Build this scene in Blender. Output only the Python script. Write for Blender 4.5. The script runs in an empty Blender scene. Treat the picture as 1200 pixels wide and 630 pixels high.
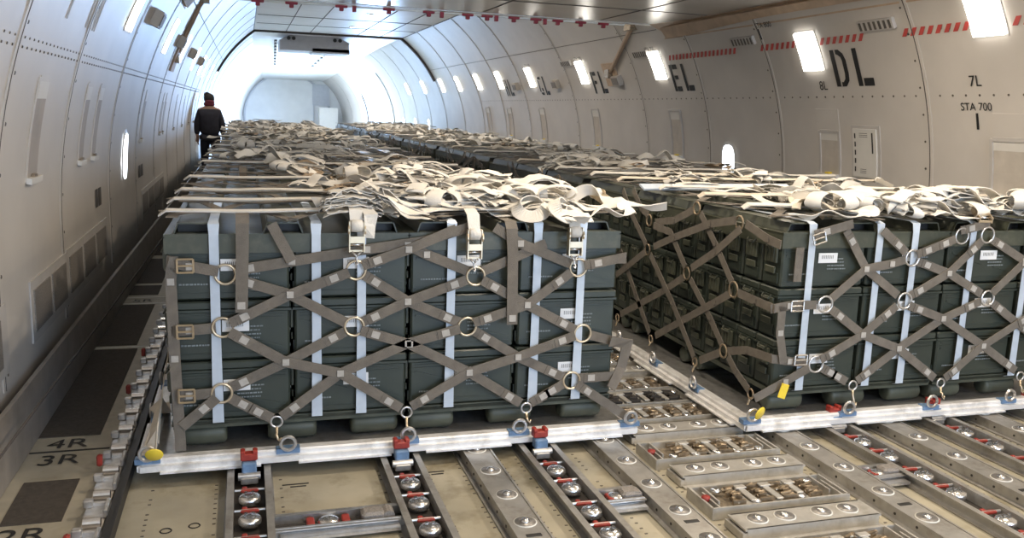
import bpy, math, random
from mathutils import Vector, Matrix
sc = bpy.context.scene
PI = math.pi
# ------------------------------------------------------------------ camera
F = 1023.25; YAW, PITCH, ROLL = .2989, -.1768, .0340
CAM = Vector((.4419, -3.6994, 1.4657))
_f = Vector((math.sin(YAW)*math.cos(PITCH), math.cos(YAW)*math.cos(PITCH), math.sin(PITCH)))
_r = Vector((math.cos(YAW), -math.sin(YAW), 0)); _u = _r.cross(_f)
_c, _s = math.cos(ROLL), math.sin(ROLL)
CR, CU, CF = _c*_r+_s*_u, -_s*_r+_c*_u, _f
cd = bpy.data.cameras.new('camera'); cam = bpy.data.objects.new('camera', cd)
sc.collection.objects.link(cam); sc.camera = cam
cd.sensor_width = 36; cd.lens = F/1200*36; cd.clip_start = .05; cd.clip_end = 200
M = Matrix((CR, CU, -CF)).transposed().to_4x4(); M.translation = CAM
cam.matrix_world = M
# ------------------------------------------------------------------ light and exposure
sc.view_settings.view_transform = 'Standard'; sc.view_settings.look = 'None'
sc.view_settings.exposure = 0.16; sc.view_settings.gamma = 1; sc.view_settings.use_curve_mapping = False
sc.cycles.use_denoising = True
sc.cycles.max_bounces = 8; sc.cycles.diffuse_bounces = 5; sc.cycles.sample_clamp_indirect = 6
DOOR_POWER = 3300; NOSE_POWER = 210; CEIL_FILL_POWER = 30; MID_POWER = 46; LAMP_EMIT = 9.0
w = bpy.data.worlds.new('sky'); sc.world = w; w.use_nodes = True
w.node_tree.nodes['Background'].inputs[0].default_value = (.62, .78, 1, 1)
w.node_tree.nodes['Background'].inputs[1].default_value = 3.0
def area(name, loc, target, sx, sy, power, col):
    l = bpy.data.lights.new(name, 'AREA'); l.shape = 'RECTANGLE'; l.size = sx; l.size_y = sy
    l.energy = power; l.color = col
    o = bpy.data.objects.new(name, l); sc.collection.objects.link(o); o.location = loc
    o.rotation_euler = (Vector(target)-Vector(loc)).to_track_quat('-Z', 'Y').to_euler()
    return o
# daylight through the open side cargo door far aft, and through the open nose behind the camera
area('door_daylight', (5.9, 30.6, 1.6), (0, 28.5, 1.1), 5.2, 2.6, DOOR_POWER, (.40, .62, 1))
area('nose_daylight', (4.3, -8.0, 2.0), (.3, 2, 1.1), 2.6, 2.2, NOSE_POWER, (.50, .70, 1))
# ------------------------------------------------------------------ helpers
def ray(px, py): return CF + CR*((px-600)/F) - CU*((py-315)/F)
def atx(px, py, x): d = ray(px, py); return CAM + d*((x-CAM.x)/d.x)
def aty(px, py, y): d = ray(px, py); return CAM + d*((y-CAM.y)/d.y)
def atz(px, py, z): d = ray(px, py); return CAM + d*((z-CAM.z)/d.z)
def nd(t, ty, **k):
    n = t.nodes.new(ty)
    for a, b in k.items(): setattr(n, a, b)
    return n
def mat(name, col, rough=.5, metal=0, var=.12, scale=8, bump=0, bscale=60, emit=None, es=0, spec=.5, dirt=None, dscale=3, damt=.5, stretch=None):
    m = bpy.data.materials.new(name); m.use_nodes = True; t = m.node_tree; b = t.nodes['Principled BSDF']
    b.inputs['Roughness'].default_value = rough; b.inputs['Metallic'].default_value = metal
    b.inputs['Specular IOR Level'].default_value = spec
    tc = nd(t, 'ShaderNodeTexCoord'); mp = nd(t, 'ShaderNodeMapping')
    t.links.new(tc.outputs['Object'], mp.inputs[0])
    if stretch: mp.inputs['Scale'].default_value = stretch
    n = nd(t, 'ShaderNodeTexNoise'); n.inputs['Scale'].default_value = scale; n.inputs['Detail'].default_value = 5
    t.links.new(mp.outputs[0], n.inputs['Vector'])
    r = nd(t, 'ShaderNodeValToRGB'); r.color_ramp.elements[0].position = .3; r.color_ramp.elements[1].position = .7
    lo = [c*(1-var) for c in col]; hi = [min(1, c*(1+var)) for c in col]
    r.color_ramp.elements[0].color = (*lo, 1); r.color_ramp.elements[1].color = (*hi, 1)
    t.links.new(n.outputs['Fac'], r.inputs[0]); out = r.outputs[0]
    if dirt:
        n2 = nd(t, 'ShaderNodeTexNoise'); n2.inputs['Scale'].default_value = dscale; n2.inputs['Detail'].default_value = 8; n2.inputs['Roughness'].default_value = .65
        t.links.new(tc.outputs['Object'], n2.inputs['Vector'])
        r2 = nd(t, 'ShaderNodeValToRGB'); r2.color_ramp.elements[0].position = .5; r2.color_ramp.elements[1].position = .72
        r2.color_ramp.elements[0].color = (0, 0, 0, 1); r2.color_ramp.elements[1].color = (damt, damt, damt, 1)
        t.links.new(n2.outputs['Fac'], r2.inputs[0])
        mx = nd(t, 'ShaderNodeMix', data_type='RGBA'); mx.inputs[7].default_value = (*dirt, 1)
        t.links.new(r2.outputs[0], mx.inputs[0]); t.links.new(out, mx.inputs[6]); out = mx.outputs[2]
    t.links.new(out, b.inputs['Base Color'])
    if bump:
        nb = nd(t, 'ShaderNodeTexNoise'); nb.inputs['Scale'].default_value = bscale
        t.links.new(mp.outputs[0], nb.inputs['Vector'])
        bu = nd(t, 'ShaderNodeBump'); bu.inputs['Strength'].default_value = bump; bu.inputs['Distance'].default_value = .01
        t.links.new(nb.outputs['Fac'], bu.inputs['Height']); t.links.new(bu.outputs[0], b.inputs['Normal'])
    if emit:
        b.inputs['Emission Color'].default_value = (*emit, 1); b.inputs['Emission Strength'].default_value = es
    return m
MT = dict(
 wall=mat('wall_paint', (.565, .53, .49), .42, var=.05, scale=2.5, bump=.05, bscale=3),
 wallrim=mat('wall_trim', (.50, .475, .45), .5, var=.06),
 pocket=mat('wall_pocket', (.50, .455, .40), .6, var=.1),
 pocketl=mat('wall_pocket_pale', (.36, .32, .28), .6, var=.1),
 seam=mat('panel_gap', (.09, .08, .075), .8),
 rivet=mat('rivet', (.13, .115, .10), .5, metal=.4),
 kick=mat('kick_panel', (.36, .33, .30), .4, metal=.3, var=.15, dirt=(.2, .17, .13), dscale=5),
 grille=mat('vent_mesh', (.22, .20, .18), .6, var=.3, scale=140),
 ceil=mat('ceiling_panel', (.60, .585, .56), .25, metal=.35, var=.06, scale=1.5, bump=.03, bscale=2),
 ceilfar=mat('ceiling_white', (.72, .72, .71), .45, var=.05, scale=2),
 tan=mat('tan_trim', (.50, .37, .26), .6, var=.12),
 floor=mat('deck_primer', (.385, .35, .265), .45, var=.14, scale=5, dirt=(.15, .12, .06), dscale=4, damt=.85, bump=.05, bscale=30),
 walk=mat('walkway_paint', (.41, .375, .295), .5, var=.1, scale=9, dirt=(.24, .20, .12), dscale=7, damt=.5),
 anti=mat('antislip', (.068, .057, .047), .85, var=.2, scale=50, bump=.3, bscale=300),
 ink=mat('black_marking', (.018, .017, .016), .6),
 red=mat('red_paint', (.30, .035, .025), .45, var=.2, scale=30),
 redmark=mat('red_marking', (.50, .07, .06), .6),
 darkred=mat('dark_red_fitting', (.28, .02, .035), .5),
 lamp=mat('lamp_glass', (.9, .9, .86), .3, emit=(1, .95, .86), es=LAMP_EMIT),
 winlight=mat('window_pane', (.9, .92, .95), .2, emit=(.86, .93, 1), es=4.5),
 metal=mat('bare_aluminium', (.62, .61, .60), .34, metal=.85, var=.12, scale=30, dirt=(.30, .27, .22), dscale=18, damt=.5),
 rim=mat('pallet_rim_aluminium', (.84, .835, .83), .40, metal=.35, var=.1, scale=12, dirt=(.35, .33, .30), dscale=9, damt=.6),
 track=mat('track_metal', (.40, .385, .36), .42, metal=.55, var=.14, scale=14, dirt=(.17, .145, .11), dscale=10, damt=.6),
 tray=mat('tray_metal', (.52, .50, .46), .42, metal=.5, var=.12, scale=14, dirt=(.24, .20, .14), dscale=12, damt=.5),
 black=mat('black_channel', (.02, .019, .018), .5),
 socket=mat('caster_socket', (.25, .235, .215), .4, metal=.5, var=.3, scale=60),
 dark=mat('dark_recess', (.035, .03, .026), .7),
 trayfloor=mat('tray_floor', (.20, .165, .12), .6, metal=.2, var=.5, scale=60),
 bronze=mat('bronze_fitting', (.30, .235, .16), .4, metal=.6, var=.45, scale=40),
 brass=mat('brass_hook', (.60, .50, .36), .35, metal=.8, var=.15),
 chrome=mat('polished_steel', (.74, .73, .72), .22, metal=.95, var=.05),
 ballring=mat('white_ring_paint', (.70, .69, .64), .55, var=.06, scale=40),
 blue=mat('blue_paint', (.13, .22, .36), .5, var=.3, scale=25),
 green=mat('ammo_green', (.034, .043, .034), .42, var=.12, scale=7, bump=.03, bscale=80),
 green2=mat('lid_green', (.060, .066, .046), .42, var=.14, scale=7, dirt=(.14, .13, .10), dscale=15, damt=.35),
 greenfoot=mat('foot_green', (.055, .063, .046), .5, var=.2, scale=12),
 stencil=mat('stencil_grey', (.20, .23, .24), .7, var=.3, scale=90),
 sticker=mat('white_sticker', (.78, .79, .80), .5, var=.03),
 bars=mat('sticker_print', (.2, .2, .2), .6),
 band=mat('white_plastic_band', (.50, .57, .66), .3, var=.06, scale=20),
 web=mat('net_webbing', (.15, .132, .110), .8, var=.14, scale=22, bump=.35, bscale=260),
 webtag=mat('webbing_stitch_patch', (.40, .38, .35), .8, var=.12, scale=60),
 white=mat('white_strap_webbing', (.66, .635, .585), .75, var=.08, scale=14, bump=.3, bscale=220, dirt=(.50, .44, .35), dscale=7, damt=.45),
 cream=mat('cream_strap_webbing', (.58, .52, .43), .8, var=.12, scale=14, bump=.3, bscale=220),
 tanweb=mat('tan_strap_webbing', (.33, .25, .17), .8, var=.2, scale=20, bump=.3, bscale=220),
 yellow=mat('yellow_tag', (.80, .60, .05), .5, var=.05),
 jacket=mat('navy_jacket', (.018, .018, .028), .8, var=.25, scale=14, bump=.3, bscale=25),
 trousers=mat('dark_trousers', (.012, .014, .026), .85, var=.2),
 scarf=mat('red_scarf', (.13, .02, .04), .9),
 skin=mat('skin', (.42, .25, .18), .6), hair=mat('hair', (.015, .012, .012), .8), shoe=mat('shoe', (.01, .01, .01), .6),
 steelgrey=mat('grey_box', (.52, .53, .56), .5, var=.05),
 placard=mat('placard', (.66, .64, .60), .5, var=.03),
)
class MB:
    def __init__(s): s.v = []; s.f = []; s.m = []; s.sm = []; s.cur = 0; s.smooth = False
    def add(s, vs, fs, m=None):
        n = len(s.v); s.v += [tuple(v) for v in vs]
        for f in fs: s.f.append(tuple(i+n for i in f)); s.m.append(s.cur if m is None else m); s.sm.append(s.smooth)
    def box(s, c, d, rz=0, m=None, top=1, mtx=None):
        x, y, z = d[0]/2, d[1]/2, d[2]/2
        vs = [Vector(p) for p in ((-x,-y,-z),(x,-y,-z),(x,y,-z),(-x,y,-z),(-x*top,-y*top,z),(x*top,-y*top,z),(x*top,y*top,z),(-x*top,y*top,z))]
        R = mtx or Matrix.Rotation(rz, 3, 'Z')
        s.add([R@v+Vector(c) for v in vs], [(3,2,1,0),(4,5,6,7),(0,1,5,4),(1,2,6,5),(2,3,7,6),(3,0,4,7)], m)
    def bbox(s, c, d, b=.006, rz=0, m=None):   # bevelled box: octagonal outline in xy and chamfered rims
        x, y, z = d[0]/2, d[1]/2, d[2]/2; R = Matrix.Rotation(rz, 3, 'Z'); vs = []
        def ring(x, y, b, zz): return [(x-b,-y,zz),(x,-y+b,zz),(x,y-b,zz),(x-b,y,zz),(-x+b,y,zz),(-x,y-b,zz),(-x,-y+b,zz),(-x+b,-y,zz)]
        L = ring(x-b,y-b,b,-z)+ring(x,y,b,-z+b)+ring(x,y,b,z-b)+ring(x-b,y-b,b,z)
        fs = [tuple(range(7,-1,-1)), tuple(range(24,32))]
        for k in range(3):
            for i in range(8): fs.append((k*8+i, k*8+(i+1)%8, (k+1)*8+(i+1)%8, (k+1)*8+i))
        s.add([R@Vector(p)+Vector(c) for p in L], fs, m)
    def cyl(s, a, b, r, r2=None, n=12, m=None, cap=True):
        a, b = Vector(a), Vector(b); r2 = r if r2 is None else r2; t = (b-a).normalized()
        u = t.orthogonal().normalized(); w_ = t.cross(u); vs = []
        for p, q in ((a, r), (b, r2)):
            for i in range(n): an = 2*PI*i/n; vs.append(p+u*math.cos(an)*q+w_*math.sin(an)*q)
        s.add(vs, [(i, (i+1)%n, n+(i+1)%n, n+i) for i in range(n)]+([tuple(range(n-1,-1,-1)), tuple(range(n,2*n))] if cap else []), m)
    def lathe(s, c, prof, n=16, m=None, axis='Z'):
        vs = []
        for r, h in prof:
            for i in range(n):
                a = 2*PI*i/n; p = (r*math.cos(a), r*math.sin(a), h)
                if axis == 'X': p = (h, p[0], p[1])
                if axis == 'Y': p = (p[0], h, p[1])
                vs.append(Vector(p)+Vector(c))
        k = len(prof)
        fs = [(j*n+i, j*n+(i+1)%n, (j+1)*n+(i+1)%n, (j+1)*n+i) for j in range(k-1) for i in range(n)]
        s.add(vs, fs+[tuple(range(n-1,-1,-1)), tuple(range((k-1)*n, k*n))], m)
    def torus(s, c, R, r, nrm=(0,-1,0), n=24, k=8, m=None, sy=1):
        t = Vector(nrm).normalized(); u = t.orthogonal().normalized(); w_ = t.cross(u); vs = []
        if abs(t.z) < .9: w_ = Vector((0,0,1)); u = w_.cross(t).normalized(); w_ = t.cross(u)
        for i in range(n):
            a = 2*PI*i/n; d = u*math.cos(a)+w_*math.sin(a)*sy; cc = Vector(c)+d*R
            for j in range(k): b = 2*PI*j/k; vs.append(cc+d*math.cos(b)*r+t*math.sin(b)*r)
        s.add(vs, [(i*k+j, ((i+1)%n)*k+j, ((i+1)%n)*k+(j+1)%k, i*k+(j+1)%k) for i in range(n) for j in range(k)], m)
    def tube(s, pts, r, n=8, m=None):
        pts = [Vector(p) for p in pts]; vs = []; u = None
        for i, p in enumerate(pts):
            t = (pts[min(i+1, len(pts)-1)]-pts[max(i-1, 0)]).normalized()
            u = t.orthogonal().normalized() if u is None else (u-t*u.dot(t)).normalized()
            w_ = t.cross(u); rr = r[i] if isinstance(r, (list, tuple)) else r
            for j in range(n): a = 2*PI*j/n; vs.append(p+u*math.cos(a)*rr+w_*math.sin(a)*rr)
        k = len(pts)
        s.add(vs, [(i*n+j, i*n+(j+1)%n, (i+1)*n+(j+1)%n, (i+1)*n+j) for i in range(k-1) for j in range(n)]+[tuple(range(n-1,-1,-1)), tuple(range((k-1)*n, k*n))], m)
    def ribbon(s, pts, width, nrm, th=.004, m=None):   # strap: nrm one vector or one per point
        pts = [Vector(p) for p in pts]; k = len(pts); vs = []
        for i, p in enumerate(pts):
            t0 = (pts[i]-pts[i-1]).normalized() if i else None
            t1 = (pts[i+1]-pts[i]).normalized() if i < k-1 else None
            t = ((t0 or t1)+(t1 or t0)).normalized()
            n_ = Vector(nrm[i]) if isinstance(nrm, list) else Vector(nrm)
            sd = t.cross(n_)
            sd = sd.normalized() if sd.length > 1e-5 else Vector((1,0,0)); n_ = sd.cross(t).normalized()
            sc_ = 1/max(.6, t.dot(t0) if t0 else 1)
            a = sd*width/2*sc_; b = n_*th/2
            if s.smooth: cu = n_*width*.07; vs += [p-a, p+cu, p+a, p-a+n_*th, p+cu+n_*th, p+a+n_*th]
            else: vs += [p-a-b, p+a-b, p+a+b, p-a+b]
        if s.smooth:
            fs = []
            for i in range(k-1):
                o, q = i*6, i*6+6
                fs += [(o, q, q+1, o+1), (o+1, q+1, q+2, o+2), (o+3, o+4, q+4, q+3), (o+4, o+5, q+5, q+4)]
            s.add(vs, fs, m)
            s.smooth = False; s.add([v for i in range(k) for v in (vs[i*6], vs[i*6+3], vs[i*6+2], vs[i*6+5])], [f for i in range(k-1) for f in ((i*4, i*4+1, i*4+5, i*4+4), (i*4+2, i*4+6, i*4+7, i*4+3))], m); s.smooth = True
            return
        fs = [(3,2,1,0), tuple(range((k-1)*4, k*4))]
        for i in range(k-1):
            for j in range(4): fs.append((i*4+j, i*4+(j+1)%4, (i+1)*4+(j+1)%4, (i+1)*4+j))
        s.add(vs, fs, m)
    def poly(s, pts, th, nrm, m=None):
        n_ = Vector(nrm).normalized()*th; k = len(pts); P = [Vector(p) for p in pts]
        s.add(P+[p+n_ for p in P], [tuple(range(k)), tuple(range(2*k-1, k-1, -1))]+[(i, (i+1)%k, k+(i+1)%k, k+i) for i in range(k)], m)
    def build(s, name, mats, parent=None, world=False, off=None):
        me = bpy.data.meshes.new(name)
        o_ = Vector(off) if off is not None else (Vector(wloc(parent)) if (world and parent) else Vector((0,0,0)))
        me.from_pydata([(v[0]-o_.x, v[1]-o_.y, v[2]-o_.z) for v in s.v], [], s.f); me.validate()
        for q in (mats if isinstance(mats, (list, tuple)) else [mats]): me.materials.append(MT[q])
        if len(me.polygons) == len(s.m):
            me.polygons.foreach_set('material_index', s.m); me.polygons.foreach_set('use_smooth', s.sm)
        me.update()
        ob = bpy.data.objects.new(name, me); sc.collection.objects.link(ob)
        if parent: ob.parent = parent
        elif off is not None: ob.location = off
        return ob
def wloc(o):
    v = Vector((0,0,0))
    while o: v += Vector(o.location); o = o.parent
    return v
def tag(o, label=None, cat=None, group=None, kind=None):
    for k, v in (('label', label), ('category', cat), ('group', group), ('kind', kind)):
        if v: o[k] = v
    return o
def empty(name, loc, label=None, cat=None, group=None):
    o = bpy.data.objects.new(name, None); sc.collection.objects.link(o); o.location = loc; o.empty_display_size = .1
    return tag(o, label, cat, group)
def copy_tree(o, parent=None):
    c = o.copy(); sc.collection.objects.link(c); c.parent = parent
    for ch in list(o.children): copy_tree(ch, c)
    return c
def join_tree(name, root):     # one mesh out of a thing's parts, in the thing's own space
    V, Fc, Mi, Sm, mats = [], [], [], [], []
    def walk(o, off):
        if o.type == 'MESH':
            me = o.data; mi = []
            for m_ in me.materials:
                if m_ not in mats: mats.append(m_)
                mi.append(mats.index(m_))
            n = len(V); V.extend([tuple(v.co+off) for v in me.vertices])
            for p in me.polygons: Fc.append(tuple(i+n for i in p.vertices)); Mi.append(mi[p.material_index]); Sm.append(p.use_smooth)
        for ch in o.children: walk(ch, off+Vector(ch.location))
    walk(root, Vector((0,0,0)))
    me = bpy.data.meshes.new(name); me.from_pydata(V, [], Fc)
    for m_ in mats: me.materials.append(m_)
    me.polygons.foreach_set('material_index', Mi); me.polygons.foreach_set('use_smooth', Sm); me.update()
    return me
def obj(name, me, loc, label=None, cat=None, group=None, parent=None):
    o = bpy.data.objects.new(name, me); sc.collection.objects.link(o); o.location = loc; o.parent = parent
    return tag(o, label, cat, group)
ORD = ['first','second','third','fourth','fifth','sixth','seventh','eighth','ninth','tenth','eleventh','twelfth','thirteenth','fourteenth','fifteenth']
# ------------------------------------------------------------------ the cabin shell
CX, ZC, RR = 2.6025, .751, 3.188
ZF = -.12                       # deck sheet level; roller tops at -.065, pallet rims at 0
TH1 = math.asin((3.32-ZC)/RR); Y_END = 40
def taper(Y):
    k = max(0, (Y-23)/17); k = min(1, k); k = k*k*(3-2*k)*.75+.25*k
    return RR*(1-.27*k), CX+.08*k, ZC+.02*k
def shell(side, Y, a, off=0):   # a = arc length above the widest level; off = distance into the room
    R_, cx, zc = taper(Y); s_ = -1 if side == 'L' else 1
    if a <= 0: return Vector((cx+s_*(R_-off), Y, max(ZF, zc+a)))
    th = a/RR
    return Vector((cx+s_*(R_-off)*math.cos(th), Y, zc+(R_-off)*math.sin(th)))
def arc(z): return (z-ZC) if z < ZC else RR*math.asin(min(.999, (z-ZC)/RR))
A1 = RR*TH1
ys = [-9, -6, -3, 0, 2, 4, 6, 8, 10, 12, 14, 16, 18, 20, 22, 23, 24, 25, 26, 27, 28, 29, 30, 31, 32, 33, 34, 35, 36, 37, 38, 39, 40]
avs = [ZF-ZC-.02, -.56, -.2, 0]+[A1*i/16 for i in range(1, 17)]
for side, nm in (('L', 'wall_left'), ('R', 'wall_right')):
    b = MB(); b.smooth = True
    for t_ in (0, -.06):
        for Y in ys:
            for a in avs: b.v.append(tuple(shell(side, Y, a, t_)))
    na = len(avs); ny = len(ys); N = na*ny
    def hole(i, j): return side == 'R' and 28 <= ys[i] < 33 and avs[j] < 2.2
    for i in range(ny-1):
        for j in range(na-1):
            if hole(i, j): continue
            q = (i*na+j, (i+1)*na+j, (i+1)*na+j+1, i*na+j+1)
            q2 = tuple(x+N for x in q)
            if side == 'R': b.f += [q[::-1], q2]
            else: b.f += [q, q2[::-1]]
            b.m += [0, 0]; b.sm += [True, True]
    wl = b.build(nm, 'wall'); tag(wl, kind='structure')
    if side == 'L': WL = wl
    else: WR = wl
# floor
b = MB(); b.box((CX, 15.5, ZF-.05), (6.5, 49.2, .1)); fl = b.build('floor', 'floor'); tag(fl, kind='structure')
b = MB(); b.box((CX, 15.5, ZF-.6), (6.4, 49.0, .9)); 
# near low flat ceiling and its steps
b = MB(); b.box((CX, -1.45, 2.60), (5.30, 15.1, .09)); nc = b.build('ceiling', 'ceil'); tag(nc, kind='structure')
b = MB(); b.box((CX, 6.18, 2.615), (5.24, .12, .13)); tag(b.build('trim_1', 'rim'), kind='structure')
for s_, nm in ((-1, 'trim_2'), (1, 'trim_3')):
    b = MB(); pts = []
    for Y in [-8.8, 0, 3, 5.4, 5.9, 6.15]:
        e = 0 if Y < 5.5 else (Y-5.5)*.2
        pts.append((CX+s_*(2.70-e), Y, 2.53-(0 if Y < 5.6 else .0)))
    b.ribbon(pts, .26, (-s_*.35, 0, -1), .02); b.ribbon([(CX+s_*2.71, -8.8, 2.475), (CX+s_*2.71, 6.2, 2.475)], .15, (-s_*1, 0, -.3), .02)
    tag(b.build(nm, 'tan'), kind='structure')
for side, nm in (('L', 'trim_5'), ('R', 'trim_6')):
    b = MB(); n = 30
    vs = []
    for i in range(n+1):
        Y = -8.9+i*15.0/n; e = -max(0, min(1, (5.6-Y)/1.6))*.085
        for a, o in ((2.42-e*.65, .002), (2.545, .002), (2.545, .05), (2.42-e*.65, .03)):
            th = math.asin((a-ZC)/RR); q = RR-o; vs.append((CX+(-1 if side == 'L' else 1)*q*math.cos(th), Y, ZC+q*math.sin(th)))
    b.add(vs, [(i*4+j, i*4+(j+1)%4, (i+1)*4+(j+1)%4, (i+1)*4+j) for i in range(n) for j in range(4)]+[(3,2,1,0), tuple(range(n*4, n*4+4))]); tag(b.build(nm, 'tan'), kind='structure')
# upper bulkhead over the step (faces aft) and far flat ceiling
b = MB(); b.box((CX, 6.32, 3.02), (4.9, .05, .66)); tag(b.build('trim_4', 'ceilfar'), kind='structure')
b = MB(); b.smooth = False
prev = None; Yc = [6.2, 9, 12, 15, 17.5, 20, 22, 24, 26, 28, 30, 32, 34, 36, 38, 40]
for Y in Yc:
    l, r_ = shell('L', Y, A1), shell('R', Y, A1)
    zz = l.z; b.v += [(l.x-.02, Y, zz), (r_.x+.02, Y, zz), (r_.x+.02, Y, zz+.06), (l.x-.02, Y, zz+.06)]
for i in range(len(Yc)-1):
    for j in range(4): b.f.append((i*4+j, i*4+(j+1)%4, (i+1)*4+(j+1)%4, (i+1)*4+j)); b.m.append(0); b.sm.append(False)
fc = b.build('ceiling', 'ceilfar'); tag(fc, kind='structure')
# end bulkhead
b = MB(); pts = [shell('L', Y_END, a, -.04) for a in avs]+[shell('R', Y_END, a, -.04) for a in reversed(avs)]
b.poly([Vector((p.x, Y_END, p.z)) for p in pts], .08, (0, 1, 0)); wb = b.build('wall_back', 'ceilfar'); tag(wb, kind='structure')
b = MB()
R_, cx_, zc_ = taper(Y_END)
b.torus((cx_-.25, Y_END-.03, zc_+.15), R_*.86, .05, (0, -1, 0), n=48, k=6); b.box((cx_+.95, Y_END-.04, 1.2), (.05, .06, 2.6)); b.box((cx_+1.3, Y_END-.04, 2.0), (.8, .08, 1.0))
b.build('bulkhead_frame', 'steelgrey', wb)
b = MB(); b.box((4.2, 38.6, .62), (.85, .7, 1.48)); b.box((4.2, 38.6, 1.38), (.9, .75, .04))
tag(b.build('galley_cabinet', 'placard'), 'pale cabinet standing at the far end bulkhead, right of its middle', 'cabinet')
# side cargo door surround
b = MB(); pts = [shell('R', 27.9, a, .02) for a in avs if a < 2.35]
for Yd in (27.95, 33.05): b.ribbon([shell('R', Yd, a, .01) for a in avs if a < 2.35], .18, (-1, 0, 0), .06)
b.build('door_frame', 'wallrim', WR)
# panel seams, rivets and kick strips
SR = [-6, -3.4, -.4, 2.14, 4.21, 5.69, 7.39, 10.0, 12.6, 14.3, 16.1, 18.0, 20.1, 22.2, 24.2, 26.2, 34.4, 36.5]
SL = [-6, -3.4, -1.1, .45, 1.86, 3.76, 5.5, 7.3, 9.1, 11.0, 12.8, 14.6, 16.4, 18.3, 20.1, 22.2, 24.2, 26.2, 28.4, 30.6, 33, 35.5]
def strip(b, side, Y0, Y1, a0, a1, off, th, m=None, n=None):   # a curved plate on the shell between two Ys and two arcs
    n = n or max(1, int(abs(a1-a0)/.12)); aa = [a0+(a1-a0)*i/n for i in range(n+1)]
    vs = []
    for a in aa: vs += [shell(side, Y0, a, off), shell(side, Y1, a, off), shell(side, Y1, a, off+th), shell(side, Y0, a, off+th)]
    fs = [(3,2,1,0), tuple(range(n*4, n*4+4))]
    for i in range(n):
        for j in range(4): fs.append((i*4+j, i*4+(j+1)%4, (i+1)*4+(j+1)%4, (i+1)*4+j))
    b.add(vs, fs, m)
for side, W, S in (('L', WL, SL), ('R', WR, SR)):
    b = MB(); g_ = MB(); rv = MB()
    amax = A1
    for Y in S:
        am = arc(2.46) if Y < 6.2 else A1
        strip(b, side, Y-.035, Y+.035, -.56, am, .001, .004); strip(g_, side, Y-.006, Y+.003, -.56, am, .002, .0045)
        if Y < 13:
            a = -.5
            while a < am: 
                p = shell(side, Y+.05, a, 0); q = shell(side, Y+.05, a, .006); rv.cyl(p, q, .011, .008, 6)
                a += .22
    for z in (1.69,):
        Y = -1
        while Y < 16:
            for dz in ((-.02, .022) if side == 'L' else (.02,)):
                q_ = .0065 if side == 'L' else .011; rv.cyl(shell(side, Y, arc(z)+dz, 0), shell(side, Y, arc(z)+dz, .004), q_, q_*.8, 6)
            Y += .085 if side == 'L' else .13
    strip(g_, side, -9, 40, -.562, -.552, .001, .006, n=1)
    if True:
        strip(g_, side, 6.3, 20, A1-.015, A1, .001, .004, n=1)
        z = 2.5
        strip(g_, side, 6.3, 20, arc(2.52)-.003, arc(2.52)+.003, .002, .004, n=1)
    k_ = MB(); strip(k_, side, -9, 27.8, -.86, -.565, .001, .02, n=1)
    k_.build('kick_panel', 'kick', W)
    b.build('seam_strap', 'wall', W); g_.build('seam_gap', 'seam', W); rv.build('rivet_line', 'rivet', W)
    # dark frame arches beyond the far ceiling
for Y in (20.1,):
    for side, W in (('L', WL), ('R', WR)):
        b = MB(); strip(b, side, Y-.06, Y+.06, arc(2.25), A1, .004, .05); b.build('frame_arch', 'seam', W)
b = MB(); l, r_ = shell('L', 20.1, A1), shell('R', 20.1, A1); b.box((CX, 20.1, l.z-.02), (r_.x-l.x, .1, .05)); b.build('cross_beam', 'seam', fc)
b = MB()
for Y in (8.2, 10.8, 13.4, 16, 18): b.box((CX, Y, 3.316), (3.7, .02, .008))
for x in (1.5, 2.1, 3.3, 3.9): b.box((x, 13.2, 3.316), (.015, 13.6, .008))
b.build('ceiling_seam', 'seam', fc)
b = MB()
for x in (1.2, 3.0, 4.4): b.box((x, -1.3, 2.553), (.012, 14.6, .006))
for Y in (4.9, 2.2, -.6, -3.4): b.box((CX, Y, 2.553), (5.1, .012, .006))
b.build('ceiling_seam', 'seam', nc)
# ------------------------------------------------------------------ wall pockets, grilles, windows, marks
def decal(side, W, u0, a0, polys, name, m='ink', off=.0045):   # polys in (right, up) metres as the reader sees them
    b = MB(); sg = 1 if side == 'L' else -1
    for P in polys:
        # cut long polygons as they are; the wall bends little over their height
        pts = [shell(side, u0+sg*u, a0+v, off) for u, v in P]
        n_ = (Vector((CX, pts[0].y, ZC))-pts[0]).normalized()
        b.poly(pts, .0015, n_)
    return b.build(name, m, W)
def text_mesh(s, size):
    cu = bpy.data.curves.new('t', 'FONT'); cu.body = s; cu.size = size
    o = bpy.data.objects.new('t', cu); sc.collection.objects.link(o)
    dg = bpy.context.evaluated_depsgraph_get(); dg.update()
    me = bpy.data.meshes.new_from_object(o.evaluated_get(dg)); bpy.data.objects.remove(o)
    vs = [v.co.copy() for v in me.vertices]; fs = [tuple(p.vertices) for p in me.polygons]
    bpy.data.meshes.remove(me); return vs, fs
def wall_text(side, W, s, Y, z, size, name, m='ink', wide=1.0):
    vs, fs = text_mesh(s, size); b = MB(); sg = 1 if side == 'L' else -1
    b.add([shell(side, Y+sg*v.x*wide, arc(z)+v.y, .007) for v in vs], fs); return b.build(name, m, W)
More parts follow.
